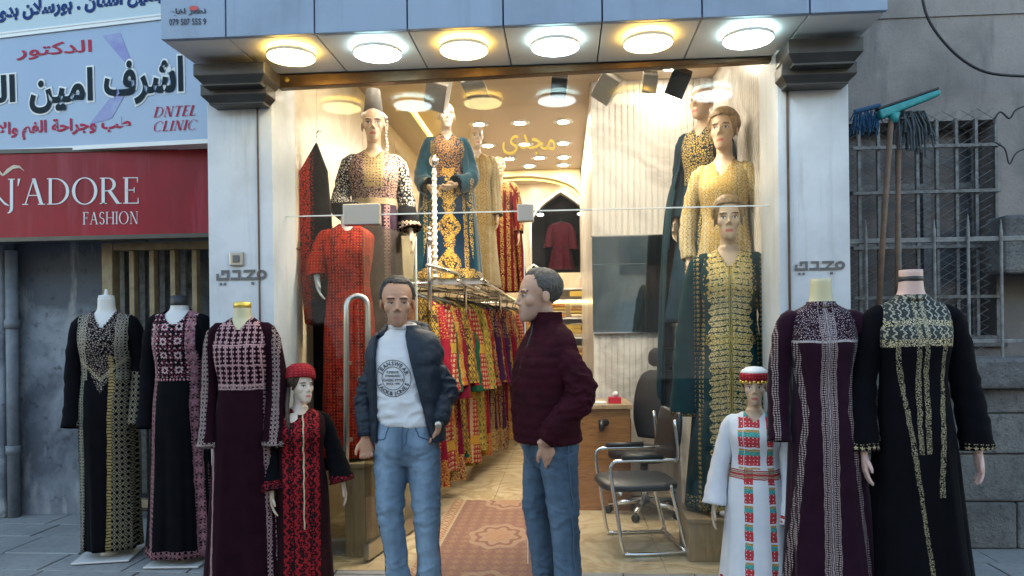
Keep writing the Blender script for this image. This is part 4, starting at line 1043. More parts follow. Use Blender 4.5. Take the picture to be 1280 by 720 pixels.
m2 = mannequin('black thobe mannequin with pink diamond chest panel and pink stripes', 224, 4.54, .004, 1.545, .05, .92, .205, E_['black_pink'], R(4), skin=M['plastic_white'], hands=False, elong=1.15,
               cut=scoop(1.545, .085, .10), seed=5, folds=7, amp=.10, group=OUT, sr=(.060, .056, .052, .056))
stand(m2, 1); cap(m2, 'black', 1.545, .92, .118*1.15)
m3 = mannequin('dark maroon thobe mannequin with pink embroidered bodice before the left pillar', 303, 4.02, .004, 1.475, .04, .86, .22, E_['maroon_pink'], R(6), smat=E_['maroon_sleeve'],
               hands=False, skin=M['plastic_yellow'], cut=scoop(1.475, .055, .075, 1), seed=8, folds=6, amp=.11, group=OUT, sr=(.064, .062, .06, .066), elong=1.3)
stand(m3, 1); cap(m3, 'gold', 1.475, .86, .148)
m4 = mannequin('plum velvet robe mannequin with grey beaded yoke and yellow neck', 1027, 3.85, .004, 1.505, .0, .92, .23, E_['plum'], R(-3), smat=E_['plum_sleeve'], skin=M['plastic_yellow'],
               seed=11, folds=6, amp=.12, group=OUT, sr=(.062, .060, .058, .062), elong=1.65, cx=.03, hands=False,
               arms={-1: [(-.165, 0, 1.45), (-.205, .02, 1.2), (-.215, -.0, 1.0), (-.22, -.03, .86)], 1: [(.165, 0, 1.45), (.205, .02, 1.2), (.215, -.0, 1.0), (.22, -.03, .86)]})
stand(m4, 1)
m5 = mannequin('black robe mannequin with silver gold yoke, rightmost on the pavement', 1140, 3.80, .004, 1.53, .0, 1.0, .26, E_['black_silver'], R(-4), smat=E_['black_cuff'],
               skin=plain('plastic_pink', (.55, .36, .31), .4), seed=14, folds=6, amp=.15, group=OUT, sr=(.066, .066, .07, .074), elong=1.6, cx=.02,
               arms={-1: [(-.175, 0, 1.46), (-.23, .01, 1.2), (-.25, -.02, 1.0), (-.25, -.05, .82)], 1: [(.175, 0, 1.46), (.235, .01, 1.2), (.265, -.01, 1.0), (.28, -.03, .83)]})
stand(m5, 1); MB().lathe([(.054, -.0), (.058, .004), (.058, .024), (.054, .028)], 24, (0, .008, 1.655)).build('choker', M['black'], m5, smooth=True)
for mq, ss in ((m4, 1.0), (m5, 1.05)):
    MB().lathe([(.074*ss, -.03), (.074*ss, -.02), (.070*ss, .0), (.064*ss, .0)], 28, (0, .008, 1.04*mq['sh'])).build('stand_collar', E_['plum'] if mq is m4 else E_['black_silver'], mq, smooth=True)
# children
M['fez'] = emb('fez', (.30, .02, .03), lambda x, y, z: [(dots(x, z, .02, .3), (.5, .05, .05))])
M['hair_brown'] = plain('hair_brown', (.055, .030, .018), .5, 0, (.03, .016, .01), 30, bmp=.6, bsc=90)
M['hair_fair'] = plain('hair_fair', (.30, .19, .08), .5, 0, (.16, .09, .035), 40, bmp=.8, bsc=70)
def wig(parent, sh, hs, mat, ln=.0, fringe=.05, puff=1.0, seed=0):
    """short hair cap of overlapping locks"""
    rr = random.Random(seed); m = MB(); m.ell((0, .024, .042), (.080*puff, .096*puff, .090*puff), None, 28, 18); C = Vector((0, .016, .037)); back = 1.85+ln*4; fr0 = 1.0+fringe*4
    for i in range(260):
        a = rr.uniform(0, 2*pi); f = -sin(a); t1 = (fr0 if f > .5 else back if f < .1 else fr0+(back-fr0)*(.5-f)/.4)*rr.uniform(.88, 1.08); t0 = rr.uniform(.05, .5); pts = []
        for k in range(5):
            t = t0+(t1-t0)*k/4; aa = a+.25*(k/4)+rr.uniform(-.06, .06); q = (1.04+.05*rr.uniform(.3, 1.3)*(1 if k < 4 else .6))*puff
            pts.append(C+Vector((.079*sin(t)*cos(aa), .098*sin(t)*sin(aa), .088*cos(t)))*q)
        m.tube(pts, [.005, .007, .007, .006, .0015], 5)
    o = link('wig', union(m, .0042, 0, 'wig'), mat, parent); o.location = (0, -.02*hs, sh+.208*hs); o.scale = (hs,)*3; return o
k1 = mannequin('child mannequin in red patterned thobe and red cap looking right', 374, 4.10, .004, .975, .0, .80, .17, E_['child_red'], R(22), bust='pale', hs=.80, smat=E_['red_cuff'], seed=3, folds=5, amp=.05,
               cut=scoop(.975, .045, .03), arms={1: [(.125, .0, .94), (.175, .0, .80), (.20, -.02, .70), (.225, -.04, .585)], -1: [(-.125, .0, .94), (-.16, .01, .8), (-.165, -.03, .66), (-.16, -.06, .56)]}, sr=(.050, .058, .068, .088))
for o in k1.children:
    if o.name.startswith('bust'): o.rotation_euler[2] = R(28)
def turn(o, ang, hs=.8): o.rotation_euler[2] = ang
wg = wig(k1, .975, .80, M['hair_brown'], .06, .03, 1.0, 4); wg.rotation_euler[2] = R(28)
hcap = MB().lathe([(.094, -.035), (.097, -.03), (.096, .005), (.088, .04), (.06, .068), (.02, .078)], 28).build('cap', M['fez'], k1, smooth=True)
hcap.location = (.0, -.005, .975+.208*.8+.060); hcap.scale = (.87, .98, .8); hcap.rotation_euler = (R(-12), R(8), R(28))
br_ = MB().tube([(-.062, -.03, 1.13), (-.072, -.055, 1.04), (-.07, -.085, .95), (-.06, -.10, .86)], [.014, .013, .012, .006], 8).build('braid', M['hair_brown'], k1, smooth=True)
k2 = mannequin('child mannequin in white thobe with red and teal stitching and coin headband', 942, 4.12, .004, .945, .0, .80, .19, E_['white_child'], R(-14), bust='tan', hs=.82, smat=E_['white_cuff'], seed=6, folds=5, amp=.07,
               cut=scoop(.945, .05, .05, 1), skin=M['plastic'], sr=(.054, .058, .066, .082),
               arms={1: [(.125, .0, .91), (.165, .0, .72), (.175, -.03, .55), (.175, -.05, .39)], -1: [(-.125, .0, .91), (-.17, .0, .75), (-.20, -.01, .6), (-.215, -.03, .47)]})
wig(k2, .945, .80, M['hair_brown'], .02, .02, .98, 9)
hb = MB().lathe([(.090, -.022), (.094, -.02), (.093, .03), (.086, .036)], 30).build('headband', M['fez'], k2, smooth=True); hb.location = (0, -.003, .945+.208*.82+.045); hb.scale = (.84, .96, .85)
hc = MB().lathe([(.087, 0), (.083, .02), (.05, .045), (.01, .05)], 28).build('cap_crown', M['sign_white'], k2, smooth=True); hc.location = (0, .002, .945+.208*.82+.07); hc.scale = (.84, .96, .8)
cm = MB()
for i in range(9):
    a = -pi/2+(i-4)*.27; cm.ell((.079*cos(a), -.004+.092*sin(a), .945+.208*.82+.030-.004*(i % 2)), (.008, .004, .008), None, 8, 6)
cm.build('coin_trim', M['gold'], k2, smooth=True)

# ------------------------------------------------------------------ mannequins behind the glass
IN = 'dressed mannequins in the shop window'
def plinth(label, u0, u1, Y, z1, mat, d=.42, z0=.002):
    x0, x1 = PX(u0, Y), PX(u1, Y); r = thing('display_plinth', label, 'plinth', ((x0+x1)/2, Y+d/2, z0))
    h = z1-z0; a = (x1-x0)/2
    MB().box(-a, a, -d/2, d/2, 0, h-.03).build('body', mat, r, bevel=.004); MB().box(-a-.012, a+.012, -d/2-.012, d/2+.012, h-.029, h).build('top', mat, r, bevel=.005)
    return r
plinth('pale wood display plinth under the red dress inside the left pane', 428, 462, 4.66, .60, M['pale_wood'], .35)
plinth('tall display plinth behind the red dress by the left wall', 428, 500, 5.06, 1.22, M['wall_cream'], .4)
plinth('low wooden plinth under the teal gold gown by the right pane', 858, 925, 4.62, .27, M['pale_wood'], .40)
plinth('middle display plinth behind the teal gold gown', 868, 948, 5.12, 1.02, M['wall_marble'], .4)
plinth('rear tall display plinth in the right window corner', 850, 925, 5.62, 1.48, M['wall_marble'], .4)
M['hat_grey'] = plain('hat_grey', (.13, .12, .11), .6)
g5 = mannequin('mannequin in patterned brown bodice and tall grey hat by left wall', 470, 5.2, 1.23, 1.45, .02, 1.02, .22, E_['mosaic'], R(12), bust='tan', hs=1.08, smat=E_['bw'], cut=scoop(1.45, .06, .06), skin=M['plastic'], seed=21,
               arms={-1: [(-.165, 0, 1.40), (-.225, .0, 1.2), (-.225, -.10, 1.08), (-.13, -.18, 1.02)], 1: [(.165, 0, 1.40), (.22, .01, 1.17), (.235, -.03, 1.0), (.25, -.05, .93)]}, sr=(.062, .06, .07, .085))
MB().lathe([(.068, 0), (.070, .004), (.050, .17), (.046, .175)], 28, (0, -.01, 1.45+.208*1.08+.085)).build('tall_hat', M['hat_grey'], g5, smooth=True)
MB().lathe([(.088, 0), (.09, .01), (.088, .03), (.07, .035)], 28, (0, -.002, 1.45+.208*1.08+.055)).build('hat_band', M['plastic_white'], g5, smooth=True)
vm = MB()
for i in range(14): vm.ell((.088+.004*sin(i), .03, 1.45+.30-.026*i), (.012, .01, .012), None, 8, 6)
vm.build('hanging_braid', M['plastic_white'], g5, smooth=True)
rd = mannequin('headless mannequin in bright red embroidered dress behind the left pane', 437, 4.84, .605, 1.50, .02, .90, .19, E_['red_all'], R(10), skin=M['plastic_white'], seed=22, cut=scoop(1.5, .05, .05),
               arms={-1: [(-.15, 0, 1.46), (-.195, .0, 1.34), (-.21, -.04, 1.26), (-.20, -.06, 1.20)], 1: 'none'}, sr=(.06, .064, .07, .075))
g6 = mannequin('mannequin in navy caftan with gold centre motif and blue cape', 561, 6.5, 1.86, 1.27, .0, .95, .27, E_['caftan'], R(14), bust='pale', hs=.98, smat=E_['cape'], skin=M['plastic'], seed=23, cut=scoop(1.27, .05, .07, 1),
               arms={-1: [(-.15, 0, 1.23), (-.205, .01, 1.05), (-.22, -.05, .9), (-.17, -.15, .82)], 1: [(.15, 0, 1.23), (.21, .01, 1.04), (.2, -.08, .9), (.06, -.17, .84)]}, sr=(.06, .065, .075, .09))
def cape(r, sh, w, mat, open_=.9, flare=.30, hem=.02, seed=0):
    sc = spline([(hem, flare, flare*.7, 0, .03), (sh*.5, flare*.85, flare*.6, 0, .03), (sh*.85, .215*w, .14*w, 0, .02), (sh*.97, .20*w, .115*w, 0, .02), (sh*1.012, .15*w, .09*w, 0, .02)], 8)
    m = MB().loft(sc, 80, 2.1, False, lambda a, z: 1+.05*sin(9*a+seed)*(1-z/sh)+.03*sin(17*a)*(1-z/sh))
    m.f = [f for f in m.f if not (lambda c: c.y < .03 and abs(c.x) < .11*open_+(sh-c.z)*.08)(sum((m.v[i] for i in f), Vector())/4)]
    return cloth(m, 'cape', mat, r)
cape(g6, 1.27, .98, E_['cape'], 1.0, .30, .02, 1)
g7 = mannequin('mannequin in cream and gold gown second along the high shelf', 598, 7.3, 1.86, 1.29, .0, .9, .22, E_['cream'], R(16), bust='pale', hs=.95, skin=M['plastic'], seed=24, cut=scoop(1.29, .05, .07, 1))
g8 = mannequin('mannequin in gold striped maroon gown farthest along the high shelf', 626, 8.2, 1.86, 1.19, .0, .95, .24, E_['stripes'], R(14), bust='tan', hs=.95, skin=M['plastic'], seed=25, cut=scoop(1.19, .05, .07, 1))
cape(g8, 1.19, 1.0, emb('maroon_cape', (.16, .012, .02), lambda x, y, z: [(near(ab(x), .2, .02) * sequin(60, .15), GOLD)]), 1.0, .30, .02, 2)
g9 = mannequin('bald mannequin in dark teal gown with gold chest at back right', 882, 5.78, 1.49, 1.44, .0, .98, .30, E_['navy_chest'], R(-38), bust='tan', hs=1.12, skin=M['plastic'], seed=26, cut=scoop(1.44, .06, .09, 1), cx=-.02)
cape(g9, 1.44, 1.0, emb('teal_cape', (.008, .032, .045), lambda x, y, z: []), 1.25, .40, -1.0, 3)
g10 = mannequin('short haired mannequin in cream gold dress above the teal gown', 908, 5.28, 1.03, 1.53, .0, 1.02, .22, E_['cream'], R(-24), bust='tan', hs=1.22, skin=M['plastic'], seed=27, cut=scoop(1.53, .07, .13, 1),
                arms={-1: [(-.165, 0, 1.48), (-.245, .02, 1.25), (-.27, .0, 1.05), (-.25, -.03, .90)], 1: [(.165, 0, 1.48), (.235, .02, 1.25), (.25, .03, 1.05), (.24, .0, .85)]}, sr=(.066, .06, .055, .05))
wig(g10, 1.53, 1.22, M['hair_fair'], .01, .045, 1.04, 12)
g11 = mannequin('front mannequin in teal gown with dense gold front panel on low plinth', 912, 4.84, .275, 1.615, .02, 1.10, .27, E_['teal_gold'], R(-10), bust='tan', hs=1.17, smat=E_['teal_edge'], skin=M['plastic'], seed=28, cut=scoop(1.615, .08, .13, 1), folds=6, amp=.05,
                arms={-1: [(-.18, 0, 1.56), (-.235, .02, 1.3), (-.26, .02, 1.0), (-.27, .02, .6)], 1: [(.18, 0, 1.56), (.25, .02, 1.3), (.27, .0, 1.0), (.28, -.01, .62)]}, sr=(.066, .07, .08, .10), hands=False, cx=-.02)
wig(g11, 1.615, 1.17, M['hair_fair'], .0, .03, 1.04, 15)
fx = MB().ell((-.06, -.16, .02), (.03, .075, .024)).ell((.05, -.14, .02), (.03, .075, .024)); fx.build('foot', M['plastic_white'], g11, smooth=True)
# ------------------------------------------------------------------ clothes rack along the left wall
XRK = -1.02
def xr(y): return -1.16 + (y-5.5)*.11
rk = thing('clothes_rack', 'long chrome clothes rail with ball topped posts along the left wall', 'clothes rack', (XRK, 7.8, 0))
def rel(p, r): return Vector(p)-r.location
for z_ in (1.80, 1.93): MB().tube([rel((xr(5.45)+(.16 if z_ > 1.85 else 0), 5.45, z_), rk), rel((xr(10.4)+(.16 if z_ > 1.85 else 0), 10.4, z_), rk)], .016, 10).build('rail', M['chrome'], rk, smooth=True)
for y, top in ((5.5, 2.1), (6.6, 2.1), (8.2, 2.1), (9.8, 2.1)):
    MB().tube([rel((xr(y)+.16, y, 0), rk), rel((xr(y)+.16, y, top), rk)] if y > 9 else [rel((xr(y)+.16, y, 1.6), rk), rel((xr(y)+.16, y, top), rk)], .016, 10).build('post', M['chrome'], rk, smooth=True)
    bl = MB()
    for k in range(3): bl.ell(rel((xr(y)+.16, y, top+.02+k*.045), rk), (.03-.006*k,)*3)
    bl.build('finial', M['chrome'], rk, smooth=True)
    MB().tube([rel((xr(y)+.16, y, 1.80), rk), rel((XL, y, 1.80), rk)], .012, 8).build('bracket', M['chrome'], rk, smooth=True)
bp = thing('bead_post', 'tall pale beaded display post beside the patterned bodice mannequin', 'post', (PX(545, 5.9), 5.9, 1.83))
MB().tube([(0, 0, 0), (0, 0, .92)], .016, 10).build('rod', M['plastic_white'], bp, smooth=True)
for k in range(17): MB().ell((0, 0, .05+k*.052), (.024, .024, .02), None, 12, 8).build('bead', M['plastic_white'], bp, smooth=True)
MB().ell((0, 0, .98), (.04, .04, .05)).build('finial', M['chrome'], bp, smooth=True)
sh_ = thing('display_shelf', 'long pale high shelf under the row of caftan mannequins', 'shelf', ((XL-.62)/2, 8, 1.835))
wx = (-.62-XL)/2; MB().box(-wx, wx, -2.35, 2.1, 0, .012).build('board', M['door_glass'], sh_)
for x in (wx+.001, wx-.18): MB().tube([(x, -2.4, -.012), (x, 2.1, -.012)], .013, 10).build('edge_tube', M['chrome'], sh_, smooth=True)
for y in (-2.2, 2.0): MB().box(-wx, wx, y-.02, y+.02, -.03, -.001).build('support', M['chrome'], sh_)
def rackmat(name, base, cc, style, acc=None):
    def fn(x, y, z):
        if style == 0: return [(mx(lt(ab(x), .05), near(ab(x), .17, .03)) * sequin(55, .12), cc), (lt(z, .2) * sequin(50, .1), acc or cc), (gt(z, 1.1) * sequin(55, .25), cc)]
        if style == 1: return [(sequin(48, .12) * lt(noi(6, 3), .55), cc), (near(tri(z, .28), .2, .12) * lattice(x, z, .05), acc or cc)]
        if style == 2: return [(mx(flower(x, z, .032, .04), near(ab(x), .12, .02)), cc), (near(tri(z, .4), .1, .1), acc or cc)]
        return [(mx(lattice(x, z, .045, .06), lt(noi(18, 3), .42)), cc), (near(ab(x), .03, .025) * sequin(50, .1), acc or cc)]
    return emb('rack_'+name, base, fn, metal=.25)
OCH, ORG = (.50, .30, .05), (.48, .17, .03)
RM = [('mustard patterned', rackmat('mustard', (.30, .18, .03), (.40, .09, .03), 2, (.6, .42, .12))), ('crimson', rackmat('crimson', (.24, .012, .03), OCH, 0)),
      ('gold embroidered emerald', rackmat('emerald', (.012, .075, .045), OCH, 0)), ('ochre and black', rackmat('ochre', (.38, .24, .05), (.05, .03, .02), 3, (.5, .05, .03))),
      ('dark teal and gold', rackmat('teal', (.01, .10, .10), (.55, .40, .12), 1)), ('red and ivory floral', rackmat('redfl', (.28, .025, .025), (.50, .38, .22), 2, OCH)),
      ('orange gold', rackmat('orange', (.36, .15, .03), (.50, .36, .10), 1, (.4, .05, .03))), ('olive and gold', rackmat('olive', (.13, .13, .04), (.58, .42, .10), 3)),
      ('deep purple', rackmat('purple', (.045, .014, .06), (.5, .34, .12), 0)), ('wine red', rackmat('wine', (.14, .008, .025), (.45, .3, .1), 0)), ('black and gold', rackmat('black', (.015, .014, .016), OCH, 1))]
def garment(seed):
    rr = random.Random(seed); top = 1.40
    secs = spline([(0, .245, .075, .0, 0), (.35, .22, .07, 0, 0), (.85, .20, .062, 0, 0), (1.15, .20, .06, 0, 0), (1.32, .205, .05, 0, 0), (1.37, .16, .045, 0, 0), (1.40, .07, .04, 0, 0)], 5)
    a, b = rr.uniform(0, 6), rr.uniform(0, 6)
    body = MB().loft(secs, 56, 2.4, False, lambda w, z: 1+(.16*sin(6*w+a)+.10*sin(11*w+b))*max(0, (1.2-z)/1.2))
    sl = {}
    for s in (-1, 1):
        e = rr.uniform(.56, .68)
        sl[s] = sleeve_mb([(s*.17, 0, 1.33), (s*.235, -.03, 1.10), (s*.25, -.06, .85), (s*.26, -.07, e)], [.06, .066, .075, .105], 18, seed+s, .07, .6)
    return body.mesh('dress', True), sl[-1].mesh('sleeve', True), sl[1].mesh('sleeve', True)
GV = [garment(100+i) for i in range(6)]
hm = MB().tube([(-.19, 0, 1.36), (-.1, 0, 1.40), (0, 0, 1.425), (.1, 0, 1.40), (.19, 0, 1.36)], [.012, .014, .016, .014, .012], 8)
hm.tube([(0, 0, 1.425), (0, 0, 1.465), (.018, 0, 1.485), (.016, 0, 1.51), (-.006, 0, 1.518), (-.02, 0, 1.505)], .004, 6); HG = hm.mesh('hanger', True); HG.materials.append(M['black'])
oname = ['first', 'second', 'third', 'fourth', 'fifth', 'sixth', 'seventh', 'eighth', 'ninth', 'tenth', 'eleventh', 'twelfth', 'thirteenth', 'fourteenth', 'fifteenth', 'sixteenth', 'seventeenth', 'eighteenth', 'nineteenth',
         'twentieth', 'twenty-first', 'twenty-second', 'twenty-third', 'twenty-fourth', 'twenty-fifth', 'twenty-sixth', 'twenty-seventh', 'twenty-eighth', 'twenty-ninth', 'thirtieth', 'thirty-first', 'thirty-second', 'thirty-third', 'thirty-fourth', 'thirty-fifth', 'thirty-sixth']
order = [3, 1, 7, 5, 2, 6, 9, 3, 4, 1, 5, 2, 0, 7, 1, 10, 5, 8, 3, 9, 8, 1, 10, 9, 8, 3, 9, 5, 10, 8, 6, 9, 1, 3]
rr = random.Random(31); vc = {}
y = 5.58
for i, oi in enumerate(order):
    nm, mat = RM[oi]; k = rr.randrange(6); sz = rr.uniform(.96, 1.12)
    r = thing('hanging_dress', f"{nm} dress on the left rail, {oname[i]} from the doorway", 'dress', (xr(y)+rr.uniform(-.03, .04), y, 1.80-1.50*sz), R(rr.uniform(-12, 40)), 'dresses hanging on the left rail')
    r.scale = (rr.uniform(.66, .82), 1.15, sz)
    if (k, oi) not in vc:
        ms = []
        for q in GV[k]: c = q.copy(); c.materials.append(mat); ms.append(c)
        alt = RM[(oi*3+2) % len(RM)][1]
        vc[(k, oi)] = ms
    ms = vc[(k, oi)]
    link('dress', ms[0], None, r); link('sleeve', ms[1], None, r); link('sleeve', ms[2], None, r); link('hanger', HG, None, r)
    y += .125 if i < 16 else .15
# two abayas hung flat by the left wall, and a gown in the niche
ab1 = thing('hanging_abaya', 'black abaya with bright red embroidered edge hanging inside left pane', 'abaya', (PX(391, 4.95, 250), 4.95, 1.50))
m = MB(); vs = []; n = 14
prof = [(-.06, 1.12), (.03, 1.28), (.10, 1.08), (.12, .8), (.14, .4), (.09, .1), (.03, 0), (-.06, .02), (-.09, .4), (-.10, .8), (-.11, 1.04)]
m.prism([(x*1.05, z*.985-.02) for x, z in prof], -.02, .02); o = m.build('cloth', E_['black_red'], ab1, bevel=.012)
MB().tube([(.03, 0, 1.24), (.03, 0, 1.30), (.045, 0, 1.32), (.06, 0, 1.31)], .004, 6).build('hook', M['chrome'], ab1)
ab2 = thing('hanging_abaya', 'plain long black abaya hanging in shade behind the red dress', 'abaya', (PX(402, 5.15, 450), 5.25, .45))
link('dress', (lambda q: (q.materials.append(M['black_cloth']), q)[1])(GV[2][0].copy()), None, ab2); link('sleeve', (lambda q: (q.materials.append(M['black_cloth']), q)[1])(GV[2][2].copy()), None, ab2)
link('hanger', HG, None, ab2); ab2.scale = (.72, 1, .98); ab2.rotation_euler[2] = R(20)
M['wine_dark'] = emb('wine_dark', (.045, .004, .010), lambda x, y, z: [])
ng = thing('hanging_gown', 'dark wine gown hung inside the black pointed niche at the back', 'gown', ((nx0+nx1)/2, YB+.13, nz0+.06))
for q, nm in ((GV[4][0], 'dress'), (GV[4][1], 'sleeve'), (GV[4][2], 'sleeve')):
    c = q.copy(); c.materials.append(M['wine_dark']); link(nm, c, None, ng)
link('hanger', HG, None, ng); ng.scale = (.72, 1, .50)
for s in (-1, 1):
    r = thing('downlight', f"small bright niche lamp on the {'left' if s < 0 else 'right'} shoulder of the dark pointed niche", 'downlight', ((nx0+nx1)/2+s*.30, YB+.02, nzs+.19), 0, 'lamps in the niche')
    MB().ell((0, 0, 0), (.05, .03, .022)).build('lens', M['led_cool'], r)

# ------------------------------------------------------------------ back shelves with folded cloths
su = thing('shelf_unit', 'cream shelf unit of folded cloths below the dark niche', 'shelves', ((nx0+nx1)/2, YB-.25, 0))
hw_ = .56
for s in (-1, 1): MB().box(s*hw_-.015, s*hw_+.015, -.2, .2, 0, 2.02).build('side_panel', M['lamp_rim'], su)
for z_ in (.02, .55, .98, 1.30, 1.58, 1.84, 2.0): MB().box(-hw_+.016, hw_-.016, -.2, .2, z_, z_+.022).build('shelf', M['lamp_rim'], su)
MB().box(-hw_+.016, hw_-.016, .18, .2, .043, 1.999).build('back_panel', M['wall_cream'], su)
MB().box(.12, .36, -.21, -.201, 1.90, 1.975).build('shelf_label', M['gold'], su)
MB().box(-hw_+.03, hw_-.03, -.12, -.08, 1.815, 1.838).build('light_strip', M['led_warm'], su)
CLM = [plain('fold_yellow', (.55, .36, .06), .8, var=.3), plain('fold_orange', (.45, .20, .05), .8, var=.3), plain('fold_cream', (.55, .46, .30), .8, var=.2)]
sn = {1.58: 'top', 1.30: 'second', .98: 'third'}
for z_, n_ in sn.items():
    for c, x in enumerate((-.36, -.06, .24, .45)):
        for k in range(4):
            w_ = .12 if c < 3 else .08
            ch = ['leftmost', 'second', 'third', 'rightmost'][c]; pos = ['bottom', 'second up', 'third up', 'topmost'][k]
            fb = MB().box(-w_+random.uniform(0, .012), w_-random.uniform(0, .012), -.15, .15, 0, .046).build('folded_cloth', CLM[(k+c) % 3], None, bevel=.018)
            fb.location = (su.location.x+x, YB-.27, z_+.024+k*.049)
            tag(fb, f"{['yellow', 'orange', 'cream'][(k+c) % 3]} folded cloth, {pos} of the {ch} stack on the {n_} shelf", 'cloth', 'folded cloths on the back shelves')
wb = thing('white_bag', 'white bag with curved handle on top of back shelves', 'bag', (PX(668, YB-.2), YB-.2, 2.023))
MB().loft(spline([(0, .16, .08, 0, 0), (.12, .17, .085, 0, 0), (.2, .13, .05, 0, 0)], 4), 20, 3).build('body', M['sign_white'], wb, smooth=True)
MB().tube([(-.1, 0, .18), (-.09, 0, .30), (0, 0, .36), (.09, 0, .30), (.1, 0, .18)], .014, 8).build('handle', M['sign_white'], wb, smooth=True)
cx_ = thing('carton', 'small pale pink carton on the right end of back shelves', 'box', (PX(734, YB-.2), YB-.2, 2.023)); MB().box(-.09, .09, -.08, .08, 0, .16).build('body', plain('pinkish', (.5, .3, .24), .6), cx_, bevel=.004); MB().box(-.093, .093, -.083, .083, .161, .185).build('lid', M['sign_white'], cx_, bevel=.003)

# ------------------------------------------------------------------ mirror, desk, chairs, rug
mir = thing('wall_mirror', 'wide dark mirror hung on the ribbed marble partition', 'mirror', (PX(790, 6.45), 6.47, PZ(355, 6.45, 790)))
ma, mb_ = P(743, 296, 6.46), P(842, 414, 6.46); mw, mh = (mb_.x-ma.x)/2, (ma.z-mb_.z)/2
m, p = begin('mirror_glass'); p.inputs['Base Color'].default_value = (.17, .23, .26, 1); p.inputs['Metallic'].default_value = 1; p.inputs['Roughness'].default_value = .02; M['mirror_glass'] = m
MB().box(-mw, mw, -.012, .005, -mh, mh).build('pane', M['mirror_glass'], mir)
for s in (-1, 1): MB().box(-mw-.008, mw+.008, -.018, .005, s*(mh+.005)-.005, s*(mh+.005)+.005).build('frame', M['chrome'], mir)
dk = thing('desk', 'plain wooden counter desk by the ribbed wall', 'desk', (PX(742, 6.0), 6.15, .002))
dx1 = PX(789, 5.9)-dk.location.x; dx0 = -.42
MB().box(dx0, dx1, -.28, .25, .805, .84).build('top', M['pale_wood'], dk, bevel=.004)
MB().box(dx0+.02, dx1-.015, -.255, -.235, .0, .804).build('front_panel', M['wood'], dk, bevel=.003)
for x in (dx0+.02, dx1-.035): MB().box(x, x+.02, -.234, .23, 0, .804).build('side_panel', M['wood'], dk, bevel=.003)
MB().box(dx0+.025, dx1-.02, -.2345, -.232, .66, .67).build('groove', M['dark_gap'], dk)
MB().box(dx1-.014, dx1-.004, -.20, .2, .40, .72).build('drawer', M['wood'], dk, bevel=.003)
tb = thing('tissue_box', 'small red tissue box on the desk', 'box', (PX(767, 6.0), 5.98, .843)); MB().box(-.05, .05, -.035, .035, 0, .05).build('carton', plain('red_box', (.5, .015, .04), .5), tb, bevel=.003); MB().loft([(.05, .022, .012, 0, 0), (.075, .03, .016, .004, 0), (.095, .012, .008, .01, 0)], 10).build('tissue', M['sign_white'], tb, smooth=True)
nbk = thing('account_book', 'pale open account book lying on the left half of the desk', 'book', (PX(742, 6.0), 5.98, .843)); MB().box(-.09, .0, -.06, .06, 0, .012).build('page_block', M['sign_white'], nbk, bevel=.003); MB().box(.001, .09, -.06, .06, 0, .014).build('page_block', M['sign_white'], nbk, bevel=.003)
# office chair
oc = thing('office_chair', 'black padded swivel chair with headrest behind the metal chair', 'chair', (PX(800, 6.0), 5.80, .002), R(-38))
MB().loft(spline([(.43, .20, .20, 0, 0), (.44, .24, .235, 0, 0), (.48, .25, .24, 0, 0), (.505, .23, .22, 0, 0)], 3), 28, 3.2).build('seat', M['black_leather'], oc, smooth=True)
bk = MB(); bk.loft(spline([(.56, .18, .03, 0, .20), (.7, .23, .04, 0, .22), (.9, .235, .04, 0, .25), (1.05, .20, .035, 0, .29), (1.10, .12, .025, 0, .30)], 4), 24, 3); bk.build('backrest', M['black_leather'], oc, smooth=True)
MB().loft(spline([(1.13, .09, .03, 0, .30), (1.16, .13, .04, 0, .30), (1.24, .13, .042, 0, .31), (1.28, .09, .03, 0, .315)], 3), 20, 3).build('headrest', M['black_leather'], oc, smooth=True)
for s in (-1, 1): MB().tube([(s*.25, .16, .48), (s*.29, .16, .58), (s*.29, .10, .69), (s*.29, -.16, .70), (s*.27, -.18, .64)], [.015, .02, .028, .028, .018], 10).build('armrest', M['black'], oc, smooth=True)
MB().tube([(0, 0, .1), (0, 0, .43)], .03, 12).build('column', M['chrome'], oc, smooth=True)
MB().tube([(0, .18, .45), (0, .26, .5), (0, .25, .72)], .022, 8).build('back_support', M['black'], oc, smooth=True)
for k in range(5):
    a = 2*pi*k/5; lg = MB().tube([(.0, 0, .11), (.28*cos(a), .28*sin(a), .075)], [.028, .018], 8).build('leg', M['chrome'], oc, smooth=True)
    MB().lathe([(.005, -.014), (.03, -.014), (.03, .014), (.005, .014)], 14, (.28*cos(a), .28*sin(a), .031), 'Y').build('castor', M['black'], lg, smooth=True)
# visitor chair, sled base, facing left
vcx, vcy = PX(795, 4.98), 4.98
vch = thing('visitor_chair', 'black seated chrome sled chair facing left near the right pane', 'chair', (vcx, vcy, .002), R(-82))
MB().loft(spline([(.40, .21, .22, 0, -.02), (.405, .235, .25, 0, -.02), (.435, .24, .255, 0, -.02), (.45, .22, .235, 0, -.02)], 3), 28, 4).build('seat', M['black_leather'], vch, smooth=True)
for s in (-1, 1):
    x = s*.255
    MB().tube(spline([(x, .18, .86), (x, .20, .62), (x, .14, .605), (x, -.16, .605), (x, -.22, .59), (x, -.235, .53), (x, -.20, .30), (x, -.17, .08), (x, -.155, .03), (x, -.12, .014), (x, .2, .014), (x, .25, .03), (x, .235, .08), (x, .16, .40), (x, .16, .44)], 4), .0125, 10).build('side_tube', M['chrome'], vch, smooth=True)
    MB().tube([(x, .10, .625), (x, -.16, .625)], [.02, .02], 10).build('arm_pad', M['black'], vch, smooth=True)
